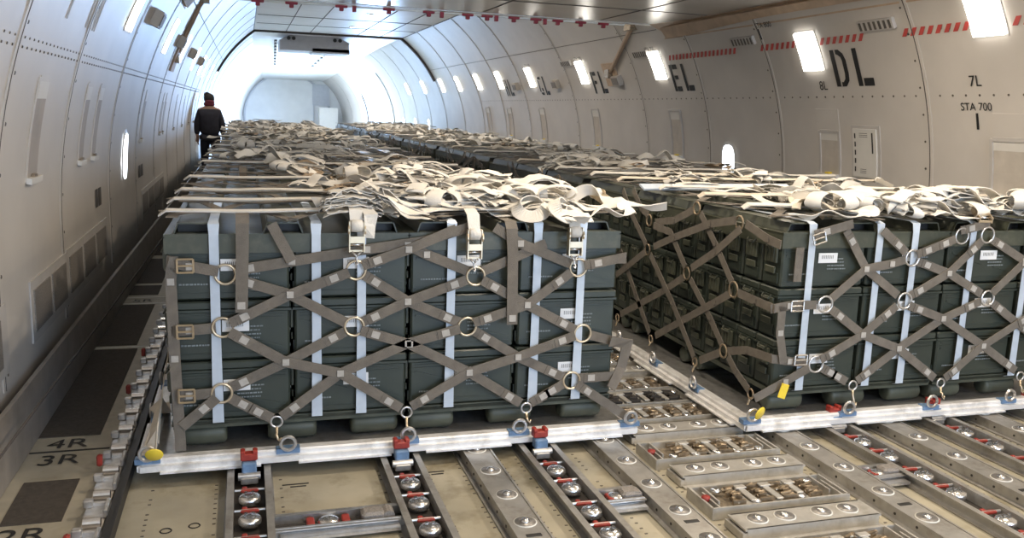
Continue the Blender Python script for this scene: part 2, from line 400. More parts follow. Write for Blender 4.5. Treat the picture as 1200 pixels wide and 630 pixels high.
def stencil(ch):
    t = .055
    if ch == 'D': return [[(0,0),(t,0),(t,.34),(0,.34)], [(.075,0),(.13,.0),(.18,.05),(.19,.12),(.14,.12),(.13,.07),(.10,.04),(.075,.04)], [(.14,.12),(.19,.12),(.19,.24),(.14,.24)], [(.14,.24),(.19,.24),(.17,.30),(.12,.34),(.075,.34),(.075,.30),(.10,.29),(.13,.27)]]
    if ch == 'E': return [[(0,0),(t,0),(t,.34),(0,.34)], [(.075,0),(.19,0),(.19,.06),(.075,.06)], [(.075,.15),(.16,.15),(.16,.20),(.075,.20)], [(.075,.28),(.19,.28),(.19,.34),(.075,.34)]]
    if ch == 'F': return [[(0,0),(t,0),(t,.34),(0,.34)], [(.075,.15),(.16,.15),(.16,.20),(.075,.20)], [(.075,.28),(.19,.28),(.19,.34),(.075,.34)]]
    if ch == 'G': return [[(0,.06),(t,.06),(t,.28),(0,.28)], [(.02,.30),(.08,.34),(.19,.34),(.19,.29),(.07,.29)], [(.02,.04),(.08,0),(.19,0),(.19,.05),(.07,.05)], [(.11,.13),(.19,.13),(.19,.07),(.14,.07)]]
    if ch == 'H': return [[(0,0),(t,0),(t,.34),(0,.34)], [(.14,0),(.19,0),(.19,.34),(.14,.34)], [(.07,.15),(.125,.15),(.125,.2),(.07,.2)]]
    return [[(0,0),(t,0),(t,.34),(0,.34)], [(.075,0),(.20,0),(.20,.07),(.075,.07)]]
for ch, Y in (('D', 3.21), ('E', 6.37), ('F', 9.0), ('G', 11.6), ('H', 13.75)):
    P = [[(u, v) for u, v in p] for p in stencil(ch)]+[[(u+.30, v) for u, v in p] for p in stencil('L')]
    decal('R', WR, Y, arc(1.80), P, 'zone_marking')
for s, Y, z, h in (('8L', 3.47, 1.775, .12), ('7L', 1.68, 1.775, .12), ('STA 700', 1.79, 1.60, .085), ('STA 800', 4.22, 2.375, .08), ('STA 900', 6.85, 2.30, .075), ('STA 1000', 9.4, 2.30, .075), ('STA 1100', 11.95, 2.30, .075)):
    wall_text('R', WR, s, Y, z, h, 'station_marking')
for Y, z0, z1 in ((1.65, 1.46, 1.58), (4.20, 2.27, 2.37), (6.84, 2.16, 2.27), (9.4, 2.16, 2.27)):
    decal('R', WR, Y, arc(z0), [[(0,0),(.022,0),(.022,arc(z1)-arc(z0)),(0,arc(z1)-arc(z0))]], 'station_mark')
# hazard stripe
b = []; Y = 6.3
while Y > -1:
    if not any(abs(Y-.03-L) < .19 for L in (1.40, 3.49)) and not any(abs(Y-L) < .22 for L in (2.5, 4.5)):
        b.append([(6.3-Y, 0), (6.3-Y+.045, 0), (6.3-Y+.065, .065), (6.3-Y+.02, .065)])
    Y -= .088
b = [[(u+(.022 if v > 0 else -.008), v) for u, v in P] for P in b]
decal('R', WR, 6.3, arc(2.165), b, 'hazard_stripe', 'redmark')
def pocket(side, W, Y, z0, z1, wd, deep='pocket', bracket=True):
    sg = 1; b = MB()
    a0, a1 = arc(z0), arc(z1)
    strip(b, side, Y-wd/2-.03, Y-wd/2, a0-.02, a1+.02, .001, (.014 if side == 'R' else .004), 1); strip(b, side, Y+wd/2, Y+wd/2+.03, a0-.02, a1+.02, .001, (.014 if side == 'R' else .004), 1)
    strip(b, side, Y-wd/2, Y+wd/2, a1, a1+.03, .001, (.014 if side == 'R' else .004), 1); strip(b, side, Y-wd/2, Y+wd/2, a0-.03, a0, .001, (.014 if side == 'R' else .004), 1)
    strip(b, side, Y-wd/2, Y+wd/2, a0, a1-.45*(a1-a0)*.4, .001, .004, 0)
    strip(b, side, Y-wd/2, Y+wd/2, a1-.18*(a1-a0), a1, .001, .006, 2)
    if bracket:
        strip(b, side, Y-wd/2-.02, Y+wd/2+.02, a0-(.05 if side == 'R' else .03), a0+.0, .004, (.05 if side == 'R' else .025), 2)
        strip(b, side, Y-.03, Y+.03, a0-.0, a0+.015, .008, (.035 if side == 'R' else .015), 3)
    b.build('wall_pocket', [deep, 'wallrim', 'placard', 'yellow'] if side == 'R' else ['pocketl', 'wall', 'placard', 'bronze'], W)
for Y in (3.42, 6.52, 9.2, 11.8, 13.9, 15.6): pocket('R', WR, Y, 1.0, 1.55 if Y > 3.5 else 1.38, .26)
pocket('R', WR, 1.27, 1.0, 1.38, .46)
b = MB(); strip(b, 'R', 3.26, 3.60, arc(1.40), arc(1.60), .002, .006); b.build('cover_plate', 'wall', WR)
b = MB(); strip(b, 'R', 1.06, 1.50, arc(1.41), arc(1.58), .002, .006); b.build('cover_plate', 'wall', WR)
b = MB(); strip(b, 'R', 2.72, 3.10, arc(.97), arc(1.46), .001, .006); strip(b, 'R', 2.76, 3.07, arc(1.0), arc(1.43), .006, .012, 1)
for i in range(5): strip(b, 'R', 3.03, 3.045, arc(1.05)+i*.075, arc(1.05)+i*.075+.045, .018, .003, 2)
strip(b, 'R', 2.80, 2.815, arc(1.22), arc(1.40), .018, .003, 2)
for i in range(3): strip(b, 'R', 2.87, 2.98, arc(1.36)+i*.016, arc(1.36)+i*.016+.004, .018, .002, 2)
for i in range(3): strip(b, 'R', 2.89, 2.97, arc(1.04)+i*.016, arc(1.04)+i*.016+.004, .018, .002, 2)
b.build('access_panel', ['wallrim', 'placard', 'ink'], WR)
for Y in (1.11, 2.46, 2.96, 5.9, 7.95, 8.35): pocket('L', WL, Y, 1.08, 1.54, .15 if Y > 2 else .2)
for Y in (10.2, 12, 13.8, 15.5): pocket('L', WL, Y, 1.08, 1.54, .15)
# air vents on both walls
def louvre(side, W, Y, a, wd=.42, name='air_vent'):
    b = MB(); strip(b, side, Y-wd/2, Y+wd/2, a, a+.09, .002, .03, 0)
    for i in range(7): strip(b, side, Y-wd/2+.02+i*wd/7.2, Y-wd/2+.045+i*wd/7.2, a+.01, a+.08, .03, .006, 1)
    b.build(name, ['wallrim', 'rivet'], W)
for Y in (2.5, 4.52, 7.0, 9.8): louvre('R', WR, Y, arc(2.24))
def grilles(W, side, Y0, n, wd, gap, z0, z1):
    b = MB()
    strip(b, side, Y0-.05, Y0+n*(wd+gap)+.02, z0-ZC-.05, z1-ZC+.05, .001, .008, 1, n=1)
    for i in range(n): strip(b, side, Y0+i*(wd+gap), Y0+i*(wd+gap)+wd, z0-ZC, z1-ZC, .009, .006, 0, n=1)
    b.build('wall_grille', ['grille', 'wallrim'], W)
grilles(WL, 'L', 1.04, 2, .38, .06, .31, .52); grilles(WL, 'L', 1.98, 3, .42, .09, .31, .53); grilles(WL, 'L', 5.95, 4, .52, .12, .31, .51)
grilles(WL, 'L', -1.3, 3, .5, .1, .31, .52)
# windows
def window(side, Y, zc, name):
    b = MB(); hw, hh = .13, .20; ol, il = [], []
    for i in range(24):
        a = 2*PI*i/24; cu, su = math.cos(a), math.sin(a)
        u = math.copysign(abs(cu)**.7, cu); v = math.copysign(abs(su)**.7, su)
        ol.append(shell(side, Y+u*(hw+.035), arc(zc)+v*(hh+.035), .004)); il.append(shell(side, Y+u*hw, arc(zc)+v*hh, .012))
    b.add(ol+il, [(i, (i+1)%24, 24+(i+1)%24, 24+i) for i in range(24)]); fr = b.build(name, 'wallrim'); tag(fr, kind='structure')
    b = MB(); b.poly(il, .004, Vector((CX, Y, ZC))-shell(side, Y, arc(zc))); b.build('window_pane', 'winlight', fr)
window('L', 4.66, .98, 'window_1'); window('R', 5.27, .99, 'window_2')
for i, Y in enumerate((22.6, 24.6, 26.4)): window('R', Y, 1.0, 'window_%d' % (3+i))
# left wall stencil blocks too blurred to read, kept as plain dark blocks
decal('L', WL, 3.08, .70-ZC+.0, [[(0,0),(.09,0),(.09,.13),(0,.13)], [(.13,.0),(.25,.0),(.25,.13),(.13,.13)]], 'faded_marking', 'rivet')
decal('L', WL, 5.75, .70-ZC+.0, [[(0,0),(.16,0),(.16,.12),(0,.12)], [(.22,.0),(.4,.0),(.4,.12),(.22,.12)]], 'faded_marking', 'rivet')
b = MB()
for Y in (1.75, 1.82, 1.95, 2.02, 1.2): strip(b, 'L', Y, Y+.012, arc(1.85), arc(2.15), .002, .004)
b.build('wall_scuff', 'wallrim', WL)
# ------------------------------------------------------------------ lamps
def lamp(side, Y, W_, lab, zz=(1.955, 2.29)):
    t = empty('wall_lamp', shell(side, Y, arc(2.12)), lab, 'lamp', 'wall lamps')
    b = MB(); a0, a1 = arc(zz[0]), arc(zz[1])
    strip(b, side, Y-.155, Y+.155, a0-.015, a1+.015, .002, .004); b.build('housing', 'wallrim', t, True)
    b = MB(); strip(b, side, Y-W_/2, Y+W_/2, a0, a1, .0065, .008 if side == 'L' else .02); b.build('diffuser', 'lamp', t, True)
RL = (1.40, 3.49, 6.65, 9.28, 11.9, 13.95, 15.7, 17.6, 19.5, 22, 24.5)
for i, Y in enumerate(RL): lamp('R', Y, .28, 'glowing rectangular lamp on the right wall, %s from the near end' % ORD[i], (2.12, 2.44) if i == 0 else (1.955, 2.285))
LL = (3.25, 6.15, 8.4, 11, 13.2, 14.8, 17.4, 20.6)
for i, Y in enumerate(LL): lamp('L', Y, .28, 'glowing rectangular lamp on the left wall, %s from the near end' % ORD[i])
for side, Y, who in (('L', 4.35, 'left wall between the two nearest lamps'), ('L', 7.3, 'left wall past the second lamp'), ('L', 9.7, 'left wall past the third lamp'), ('L', 12.1, 'left wall past the fourth lamp'), ('R', 8.0, 'right wall past the third lamp'), ('R', 10.6, 'right wall past the fourth lamp'), ('R', 12.9, 'right wall past the fifth lamp')):
    p = shell(side, Y, arc(2.15 if side == 'L' else 1.98), .0); t = empty('speaker_box', p, 'small grey wedge box on the '+who, 'speaker', 'wall boxes')
    b = MB(); strip(b, side, Y-.12, Y+.12, arc(p.z)-.07, arc(p.z)+.07, .002, .07); b.build('body', 'pocket', t, True)
    b = MB(); strip(b, side, Y-.10, Y+.10, arc(p.z)-.05, arc(p.z)+.05, .072, .008); b.build('grille', 'grille', t, True)
# struts between wall and ceiling
for nm, p0, p1, pp, lab in (('L', Vector((.02, 7.1, 2.62)), Vector((-.34, 7.75, 1.98)), None, 'tan diagonal strut from the left wall up to the ceiling step'), ('R', Vector((5.20, 6.9, 2.60)), Vector((5.47, 8.2, 2.06)), None, 'tan diagonal strut from the right wall up to the ceiling step')):
    t = empty('diagonal_strut', p1, lab, 'strut')
    b = MB(); d = p0-p1; b.tube([p1+d*.0, p1+d*.1, p1+d*.12, p1+d*.9, p1+d*1.0], [.02, .02, .03, .03, .045]); b.build('rod', 'tan', t, True)
    b = MB(); strip(b, nm, p1.y-.22, p1.y+.22, arc(p1.z)-.17, arc(p1.z)+.17, .002, .02, 0); b.build('mounting_plate', 'tan', t, True)
    b = MB(); b.box(p1+Vector((0, 0, 0)), (.1, .14, .12)); b.build('clevis', 'bronze', t, True); b = MB(); b.box(p0, (.14, .2, .1)); b.build('clevis', 'bronze', t, True)
# red fittings below the edge of the low ceiling
t = empty('overhead_rail', (CX, 6.34, 2.55), 'white overhead rail with red brackets along the edge of the low ceiling', 'rail')
b = MB(); b.box((2.6, 6.36, 2.575), (4.5, .05, .06)); b.build('rail', 'ballring', t, True)
for i, x in enumerate((.6, .95, 1.48, 1.62, 2.0, 2.45, 2.60, 2.9, 3.13, 3.24, 3.45, 3.72, 3.83, 3.99, 4.28, 4.57)):
    b = MB(); sm_ = x in (1.62, 2.60, 3.24, 3.83)
    if sm_: b.bbox((x, 6.33, 2.545), (.04, .05, .10), .004)
    else: b.bbox((x, 6.33, 2.550), (.13, .05, .035), .006); b.bbox((x+.0, 6.33, 2.522), (.045, .05, .05), .006)
    b.build('red_bracket', 'darkred', t, True)
# ceiling down-lights, with their own light; the low-ceiling ones are added fill
def downlight(x, Y, z, lab, power, col, r=.07):
    t = empty('ceiling_downlight', (x, Y, z), lab, 'ceiling light', 'ceiling lights')
    b = MB(); b.torus((0, 0, 0), r, .012, (0, 0, -1), 20, 6); b.build('bezel', 'chrome', t)
    b = MB(); b.lathe((0, 0, -.004), [(r*.2, -.012), (r*.8, -.006), (r, 0)], 18); b.build('lens', 'lamp', t)
    l = bpy.data.lights.new('downlight_glow', 'AREA'); l.shape = 'DISK'; l.size = r*3; l.energy = power; l.color = col
    o = bpy.data.objects.new('downlight_glow', l); sc.collection.objects.link(o); o.parent = t; o.location = (0, 0, -.03)
WARM = (1, .85, .67)
i = 0
for Y in (-4.6, -2.4, -.4, 1.6):  # unseen fixtures, added as warm fill over the near loads
    for x in (2.0, 4.1):
        downlight(x, Y, 2.552, 'added round fill light in the low ceiling, %s row, %s one' % (('first', 'second', 'third', 'fourth')[i//2], ('left', 'right')[i % 2]), CEIL_FILL_POWER, WARM); i += 1
for i, (x, Y) in enumerate(((2.9, 8.6), (2.9, 11.6), (2.9, 14.6), (2.9, 17.6), (2.5, 28.5), (2.5, 34.0))):
    downlight(x, Y, 3.315 if Y < 20 else taper(Y)[2]+taper(Y)[0]*math.sin(TH1)-.03, 'round light in the high ceiling, %s from the near end' % ORD[i], MID_POWER if Y < 20 else 120, (1, .88, .74) if Y < 20 else (.9, .94, 1))
# equipment hung from the far ceiling
t = empty('ceiling_unit', (2.32, 21.6, 3.35), 'grey stepped equipment box hanging from the far ceiling', 'equipment')
b = MB(); b.box((2.32, 21.9, 3.28), (1.1, 1.2, .3)); b.add([(1.36,21.2,3.17),(3.26,21.2,3.17),(2.76,21.2,3.42),(1.82,21.2,3.42),(1.36,22.6,3.17),(3.26,22.6,3.17),(2.76,22.6,3.42),(1.82,22.6,3.42)], [(0,1,2,3),(7,6,5,4),(0,4,5,1),(1,5,6,2),(3,7,4,0)]); b.build('housing', 'steelgrey', t, True)
b = MB(); b.box((2.31, 21.9, 3.05), (1.84, 1.3, .24)); b.box((2.75, 21.8, 2.95), (1.0, 1.1, .12)); b.build('lower_tray', 'steelgrey', t, True)
b = MB()
for x in (1.75, 1.62, 2.98, 2.84): b.lathe((x, 21.15, 3.24), [(.05, 0), (.05, .05)], 12, axis='Y')
b.build('knob', 'black', t, True)
for xo in (1.35, 3.2):
    t = empty('ceiling_rail', (xo, 26, 3.2), 'slotted dark rail on the far ceiling, %s one' % ('left' if xo < 2 else 'right'), 'rail')
    b = MB()
    for i in range(9): 
        Y = 23.4+i*1.0; R_, cx, zc = taper(Y); b.box((xo+(2.3-xo)*i*.03, Y, zc+R_*math.sin(TH1)-.02), (.07, .6, .05))
    b.build('rail', 'rivet', t, True)
# ------------------------------------------------------------------ deck: walkway, guide rail, tracks
b = MB(); b.box((-.34, 10, ZF+.004), (.46, 38, .01)); wk = b.build('walkway_strip', 'walk', fl)
b = MB(); PAN = [(-.46, -.25, -2.6, -1.75), (-.46, -.25, -1.6, -.42), (-.46, -.25, -.27, .125), (-.515, -.245, .65, 2.2), (-.515, -.26, 2.30, 3.52), (-.51, -.27, 3.9, 4.29), (-.50, -.28, 4.4, 5.68), (-.50, -.28, 5.9, 8.0), (-.50, -.28, 8.2, 10.4), (-.5, -.28, 10.7, 14.5)]
for x0, x1, y0, y1 in PAN: b.box(((x0+x1)/2, (y0+y1)/2, ZF+.010), (x1-x0, y1-y0, .006))
b.build('antislip_panel', 'anti', fl)
b = MB()
for y in (2.25, 3.57, 3.80): b.box((-.36, y, ZF+.0095), (.40, .02, .005))
b.build('walkway_line', 'ballring', fl)
def floor_text(s, x, y, size, wide=1.0):
    vs, fs = text_mesh(s, size); b = MB()
    b.add([(x+v.x*wide, y+v.y, ZF+.0125) for v in vs], fs); b.build('floor_marking', 'ink', fl)
floor_text('4R', -.455, .50, .16, 1.0); floor_text('3R', -.46, .305, .16, 1.0); floor_text('5R', -.44, 3.62, .14); floor_text('2R', -.455, -.42, .16)
b = MB(); b.box((-.345, .462, ZF+.011), (.33, .012, .003)); b.build('floor_line', 'ink', fl)
# floor panel joints and printed dashes
b = MB()
for x in (.05, .30, .56, .98, 1.19, 1.34, 1.54, 1.62, 1.90, 2.22, 2.90, 3.13, 3.26, 3.46, 3.53, 3.72, 3.9, 4.2, 4.4):
    y = -2.2
    while y < -.02:
        if random.Random(int(x*977+y*331)).random() < .75: b.box((x, y, ZF+.001), (.012, .006, .002))
        y += .045
b.build('fastener_row', 'rivet', fl)
b = MB()
for (x, y, w_) in ((.62, -.10, .11), (1.22, -.10, .09), (3.72, -.16, .1)): b.box((x, y, ZF+.001), (w_, .008, .002)); b.box((x+.01, y-.025, ZF+.001), (w_*.6, .008, .002))
b.torus((.13, -.42, ZF+.001), .02, .003, (0, 0, 1), 14, 4); b.torus((.23, -.40, ZF+.001), .02, .003, (0, 0, 1), 14, 4)
b.build('deck_marks', 'ink', fl)
# left guide rail with its clips
t = empty('side_guide_rail', (-.10, 0, ZF), 'metal side guide rail with silver clips along the left of the nearest pallet', 'rail')
b = MB(); b.box((-.125, 5.6, ZF+.02), (.075, 16.6, .04)); b.build('rail', 'pocket', t, True)
b = MB(); b.box((-.062, 5.6, ZF+.025), (.035, 16.6, .05)); b.box((-.045, 5.6, ZF+.05), (.008, 16.6, .03)); b.build('black_channel', 'black', t, True)
y = -1.52; i = 0
while y < 8.6:
    b = MB(); b.bbox((-.122, y, ZF+.048), (.085, .10, .014), .004); b.bbox((-.086, y, ZF+.060), (.016, .11, .034), .004); b.bbox((-.122, y+.045, ZF+.056), (.085, .014, .022), .003); b.bbox((-.155, y+.03, ZF+.07), (.035, .03, .03), .004)
    b.build('clip', 'metal', t, True)
    b = MB(); b.cyl((-.15, y+.12, ZF+.06), (-.09, y+.12, ZF+.06), .018, n=12); b.build('roller', 'chrome', t, True)
    if i in (1, 4, 7, 11, 14):
        b = MB(); b.bbox((-.175, y-.04, ZF+.075), (.022, .035, .05), .006); b.build('lever', 'red', t, True)
    y += .245; i += 1
# wall-side restraint boxes beside the pallet seen through the gap
# tracks
def track_a(x, lab, y_end=-1.7):
    t = empty('roller_track', (x, -.8, ZF), lab, 'roller track', 'roller tracks with silver rollers')
    b = MB()
    for s_ in (-1, 1):
        b.box((x+s_*.066, 10+y_end/2, ZF+.028), (.011, 20-y_end, .056)); b.box((x+s_*.077, 10+y_end/2, ZF+.053), (.022, 20-y_end, .005)); b.box((x+s_*.083, 10+y_end/2, ZF+.006), (.026, 20-y_end, .006))
    b.build('channel', 'track', t, True)
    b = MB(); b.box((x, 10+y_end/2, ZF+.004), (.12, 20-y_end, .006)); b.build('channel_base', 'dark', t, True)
    y = -.10
    b = MB(); b.bbox((x, -.056, ZF+.08), (.06, .06, .05), .006); b.build('lock_body', 'blue', t, True)
    b = MB(); b.bbox((x, -.045, ZF+.122), (.07, .045, .032), .005); b.bbox((x-.025, -.045, ZF+.142), (.02, .045, .018), .004); b.bbox((x+.025, -.045, ZF+.142), (.02, .045, .018), .004); b.build('lock_head', 'red', t, True)
    b = MB(); b.cyl((x-.045, -.09, ZF+.05), (x+.045, -.09, ZF+.05), .016, n=12); b.bbox((x, -.085, ZF+.035), (.07, .05, .03), .004); b.build('lock_roller', 'metal', t, True)
    y = -.20; k = 0
    while y > y_end+.1:
        b = MB(); b.bbox((x, y, ZF+.036), (.070, .022, .014), .004, m=0); b.bbox((x-.02, y+.012, ZF+.04), (.02, .02, .012), .003, m=0); b.cyl((x-.058, y, ZF+.038), (x+.058, y, ZF+.038), .006, n=8, m=1); b.build('latch_bar', ['red', 'metal'], t, True)
        b = MB(); b.smooth = True; b.lathe((x, y-.085, ZF+.02), [(.040, 0), (.043, .010), (.043, .024), (.037, .031), (.018, .036), (.006, .037)], 20); b.smooth = False; b.box((x-.014, y-.085, ZF+.065), (.012, .012, .006)); b.box((x+.012, y-.085, ZF+.065), (.012, .012, .006)); b.build('guide_roller', 'chrome', t, True)
        y -= (.19, .225, .19, .26)[k % 4]; k += 1
    return t
TA = [(.433, 'silver roller track running forward from the left part of the left pallet'), (1.080, 'silver roller track running forward from the middle of the left pallet'), (1.73, 'silver roller track with black flank near the right corner of the left pallet'), (3.34, 'silver roller track running forward from the left part of the right pallet'), (3.97, 'silver roller track running forward from the middle of the right pallet'), (4.63, 'silver roller track nearest to the right wall')]
for x, lab in TA: track_a(x, lab)
def caster(b, x, y, z, r=.046):
    b.smooth = True
    b.lathe((x, y, z), [(r, 0), (r*.99, .0025)], 24, 0)
    b.lathe((x, y, z+.002), [(r*.90, 0), (r*.89, .002)], 24, 1)
    b.lathe((x, y, z+.003), [(r*.42, 0), (r*.40, .005), (r*.25, .011), (r*.05, .013)], 14, 2)
    b.smooth = False
def track_b(x, lab, y0=-.03, dy=.25, ys_=None, slot=None):
    t = empty('ball_track', (x, -.8, ZF), lab, 'ball track', 'flat tracks with ball casters')
    b = MB(); zt = ZF+.052
    b.box((x, 9.2, zt-.003), (.116, 21.8, .006)); 
    for s_ in (-1, 1): b.box((x+s_*.062, 9.2, ZF+.028), (.009, 21.8, .056)); b.box((x+s_*.074, 9.2, ZF+.005), (.026, 21.8, .006))
    b.build('channel', 'track', t, True)
    for y in ys_ or [y0-dy*k for k in range(7)]:
        b = MB(); caster(b, x, y, zt); b.build('ball_caster', ['ballring', 'socket', 'chrome'], t, True)
    b = MB(); y = -1.6
    while y < -.1:
        for s_ in (-1, 1): b.cyl((x+s_*.0665, y, ZF+.03), (x+s_*.069, y, ZF+.03), .006, n=6)
        y += .125
    b.build('side_hole', 'dark', t, True)
    if slot:
        b = MB(); b.bbox((x, slot, zt+.001), (.06, .022, .003), .001); b.build('slot', 'black', t, True)
track_b(1.437, 'flat grey ball track in front of the left pallet, leftmost of its kind', ys_=[-.01, -.254, -.503, -.752, -1.0, -1.25], slot=-.86)
track_b(2.071, 'flat grey ball track running forward from the right corner of the left pallet', ys_=[-.02, -.274, -.531, -.79, -1.03, -1.28], slot=-.89)
track_b(3.018, 'flat grey ball track running forward from the left corner of the right pallet', ys_=[-.06, -.305, -.559, -.82, -1.076, -1.33], slot=-.95)
track_b(3.652, 'flat grey ball track running forward from the middle of the right pallet', ys_=[-.06, -.31, -.561, -.821, -1.07], slot=-.95)
track_b(4.29, 'flat grey ball track in the far right corner of the deck', ys_=[-.06, -.33, -.58, -.83])
# cross pieces joining the tracks
def cross(x0, x1, y, lab):
    t = empty('cross_channel', ((x0+x1)/2, y, ZF), lab, 'cross channel')
    b = MB(); xm, L = (x0+x1)/2, x1-x0
    for s_ in (-1, 1): b.box((xm, y+s_*.05, ZF+.022), (L, .010, .044)); b.box((xm, y+s_*.062, ZF+.04), (L, .02, .005))
    b.box((xm, y, ZF+.002), (L, .11, .004)); b.build('channel', 'metal', t, True); b = MB(); b.box((xm, y-.085, ZF+.022), (L*.9, .05, .012)); b.build('ledge', 'metal', t, True)
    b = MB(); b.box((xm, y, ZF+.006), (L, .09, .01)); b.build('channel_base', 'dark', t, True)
    b = MB(); b.smooth = True; b.lathe((x0+L*.42, y, ZF+.012), [(.04, 0), (.042, .02), (.03, .03), (.008, .034)], 18); b.build('guide_roller', 'chrome', t, True)
    for q in (.28, .55):
        b = MB(); b.bbox((x0+L*q, y, ZF+.03), (.03, .06, .02), .004); b.build('latch_bar', 'red', t, True)
    b = MB(); b.bbox((x0+L*.76, y, ZF+.035), (.09, .07, .05), .01); b.cyl((x0+L*.88, y-.03, ZF+.035), (x0+L*.88, y+.03, ZF+.035), .025); b.build('drive_unit', 'grille', t, True)
cross(.515, 1.005, -.53, 'short cross channel between the two leftmost roller tracks')
cross(1.81, 1.995, -.58, 'short cross channel between black-flanked track and the ball track beside it')
cross(3.10, 3.26, -.61, 'short cross channel left of the roller track before the right pallet')
# centre: ball panels and latch trays
def ball_panel(y, lab, xs=(2.336, 2.46, 2.63, 2.753), x0=2.24, x1=2.86, d=.135):
    t = empty('ball_transfer_unit', ((x0+x1)/2, y, ZF), lab, 'ball panel', 'ball panels in the centre aisle')
    b = MB(); xm = (x0+x1)/2; zt = ZF+.052
    b.box((xm, y, zt-.004), (x1-x0, d, .008)); b.box((xm, y-d/2+.003, ZF+.026), (x1-x0-.02, .008, .052)); b.box((xm, y+d/2-.003, ZF+.026), (x1-x0-.02, .008, .052))
    b.box((xm, y-d/2-.01, ZF+.006), (x1-x0, .03, .008)); b.box((x0+.03, y, ZF+.02), (.08, d, .03)); b.build('panel', 'tray', t, True)
    for x in xs:
        b = MB(); caster(b, x, y+.005, zt, .044); b.build('ball_caster', ['ballring', 'socket', 'chrome'], t, True)
def latch_tray(y, lab, x0=2.21, x1=2.86, d=.21, seed=0, darkc=False):
    rd = random.Random(seed); t = empty('latch_tray', ((x0+x1)/2, y, ZF), lab, 'latch tray', 'latch trays in the centre aisle')
    xm = (x0+x1)/2; b = MB()
    b.box((xm, y, ZF+.008), (x1-x0, d, .012)); b.box((xm, y-d/2, ZF+.026), (x1-x0, .010, .05)); b.box((xm, y+d/2, ZF+.024), (x1-x0, .010, .045))
    for s_, x in ((1, x0), (-1, x1)): b.box((x+s_*.004, y, ZF+.026), (.010, d, .05)); b.box((x+s_*.035, y-d*.15, ZF+.034), (.008, d*.7, .036)); b.box((x+s_*.06, y+.02, ZF+.034), (.008, d*.7, .036))
    for q in (.3, .5, .7): b.box((x0+(x1-x0)*q, y, ZF+.036), (.045, d*.9, .006))
    b.build('tray', 'tray', t, True)
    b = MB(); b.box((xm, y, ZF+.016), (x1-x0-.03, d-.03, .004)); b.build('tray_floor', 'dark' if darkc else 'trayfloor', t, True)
    for q in (.24, .42, .60, .78):
        x = x0+(x1-x0)*q; b = MB()
        for k in range(4):
            yy = y-d*.32+k*d*.2; b.box((x+rd.uniform(-.02, .02), yy, ZF+.045), (rd.uniform(.04, .07), .012, .022), rd.uniform(-.5, .5))
            b.cyl((x-.02, yy, ZF+.042), (x+.02, yy+rd.uniform(-.02, .02), ZF+.05), .008, n=8)
        b.torus((x+.01, y, ZF+.052), .018, .006, (0, .3, 1), 12, 5); b.build('latch', 'dark' if darkc else 'bronze', t, True)
    for q in (.33, .51, .69):
        b = MB(); b.bbox((x0+(x1-x0)*q, y+rd.uniform(-.02, .02), ZF+.050), (.030, d*.62, .008), .002); b.bbox((x0+(x1-x0)*q, y+d*.22, ZF+.056), (.05, .03, .008), .002); b.build('latch_plate', 'tray', t, True)
    for q in (.17, .35, .52, .68, .86):
        b = MB(); b.smooth = True; b.lathe((x0+(x1-x0)*q, y+rd.choice((-1, 1))*d*.3, ZF+.035), [(.022, 0), (.022, .012), (.012, .017), (.003, .018)], 12); b.build('stud', 'chrome', t, True)
    if not darkc:
        b = MB(); b.smooth = True; b.lathe((x0+.022, y-.01, ZF+.04), [(.018, 0), (.018, .018), (.004, .02)], 14); b.build('red_button', 'red', t, True)
CTR = [(-1.43, 'p'), (-1.19, 't'), (-.935, 'p'), (-.70, 't'), (-.43, 'p'), (-.19, 't'), (.08, 'p'), (.32, 't'), (.56, 'd'), (.80, 't'), (1.06, 'p'), (1.32, 't'), (1.60, 'p'), (1.86, 't'), (2.12, 'p'), (2.4, 't'), (2.7, 'p')]
ip = it = 0
for k, (y, ty) in enumerate(CTR):
    if ty == 'p': ball_panel(y, 'silver ball panel across the centre aisle, %s from the front' % ORD[ip]); ip += 1
    else: latch_tray(y, 'tray of bronze latches across the centre aisle, %s from the front' % ORD[it], seed=k, darkc=ty == 'd', d=.21); it += 1
b = MB(); b.box((2.52, 12, ZF+.02), (.5, 18.4, .04)); tag(b.build('aisle_track_cover', 'track'), 'long grey channel cover down the middle aisle between the far pallets', 'channel')
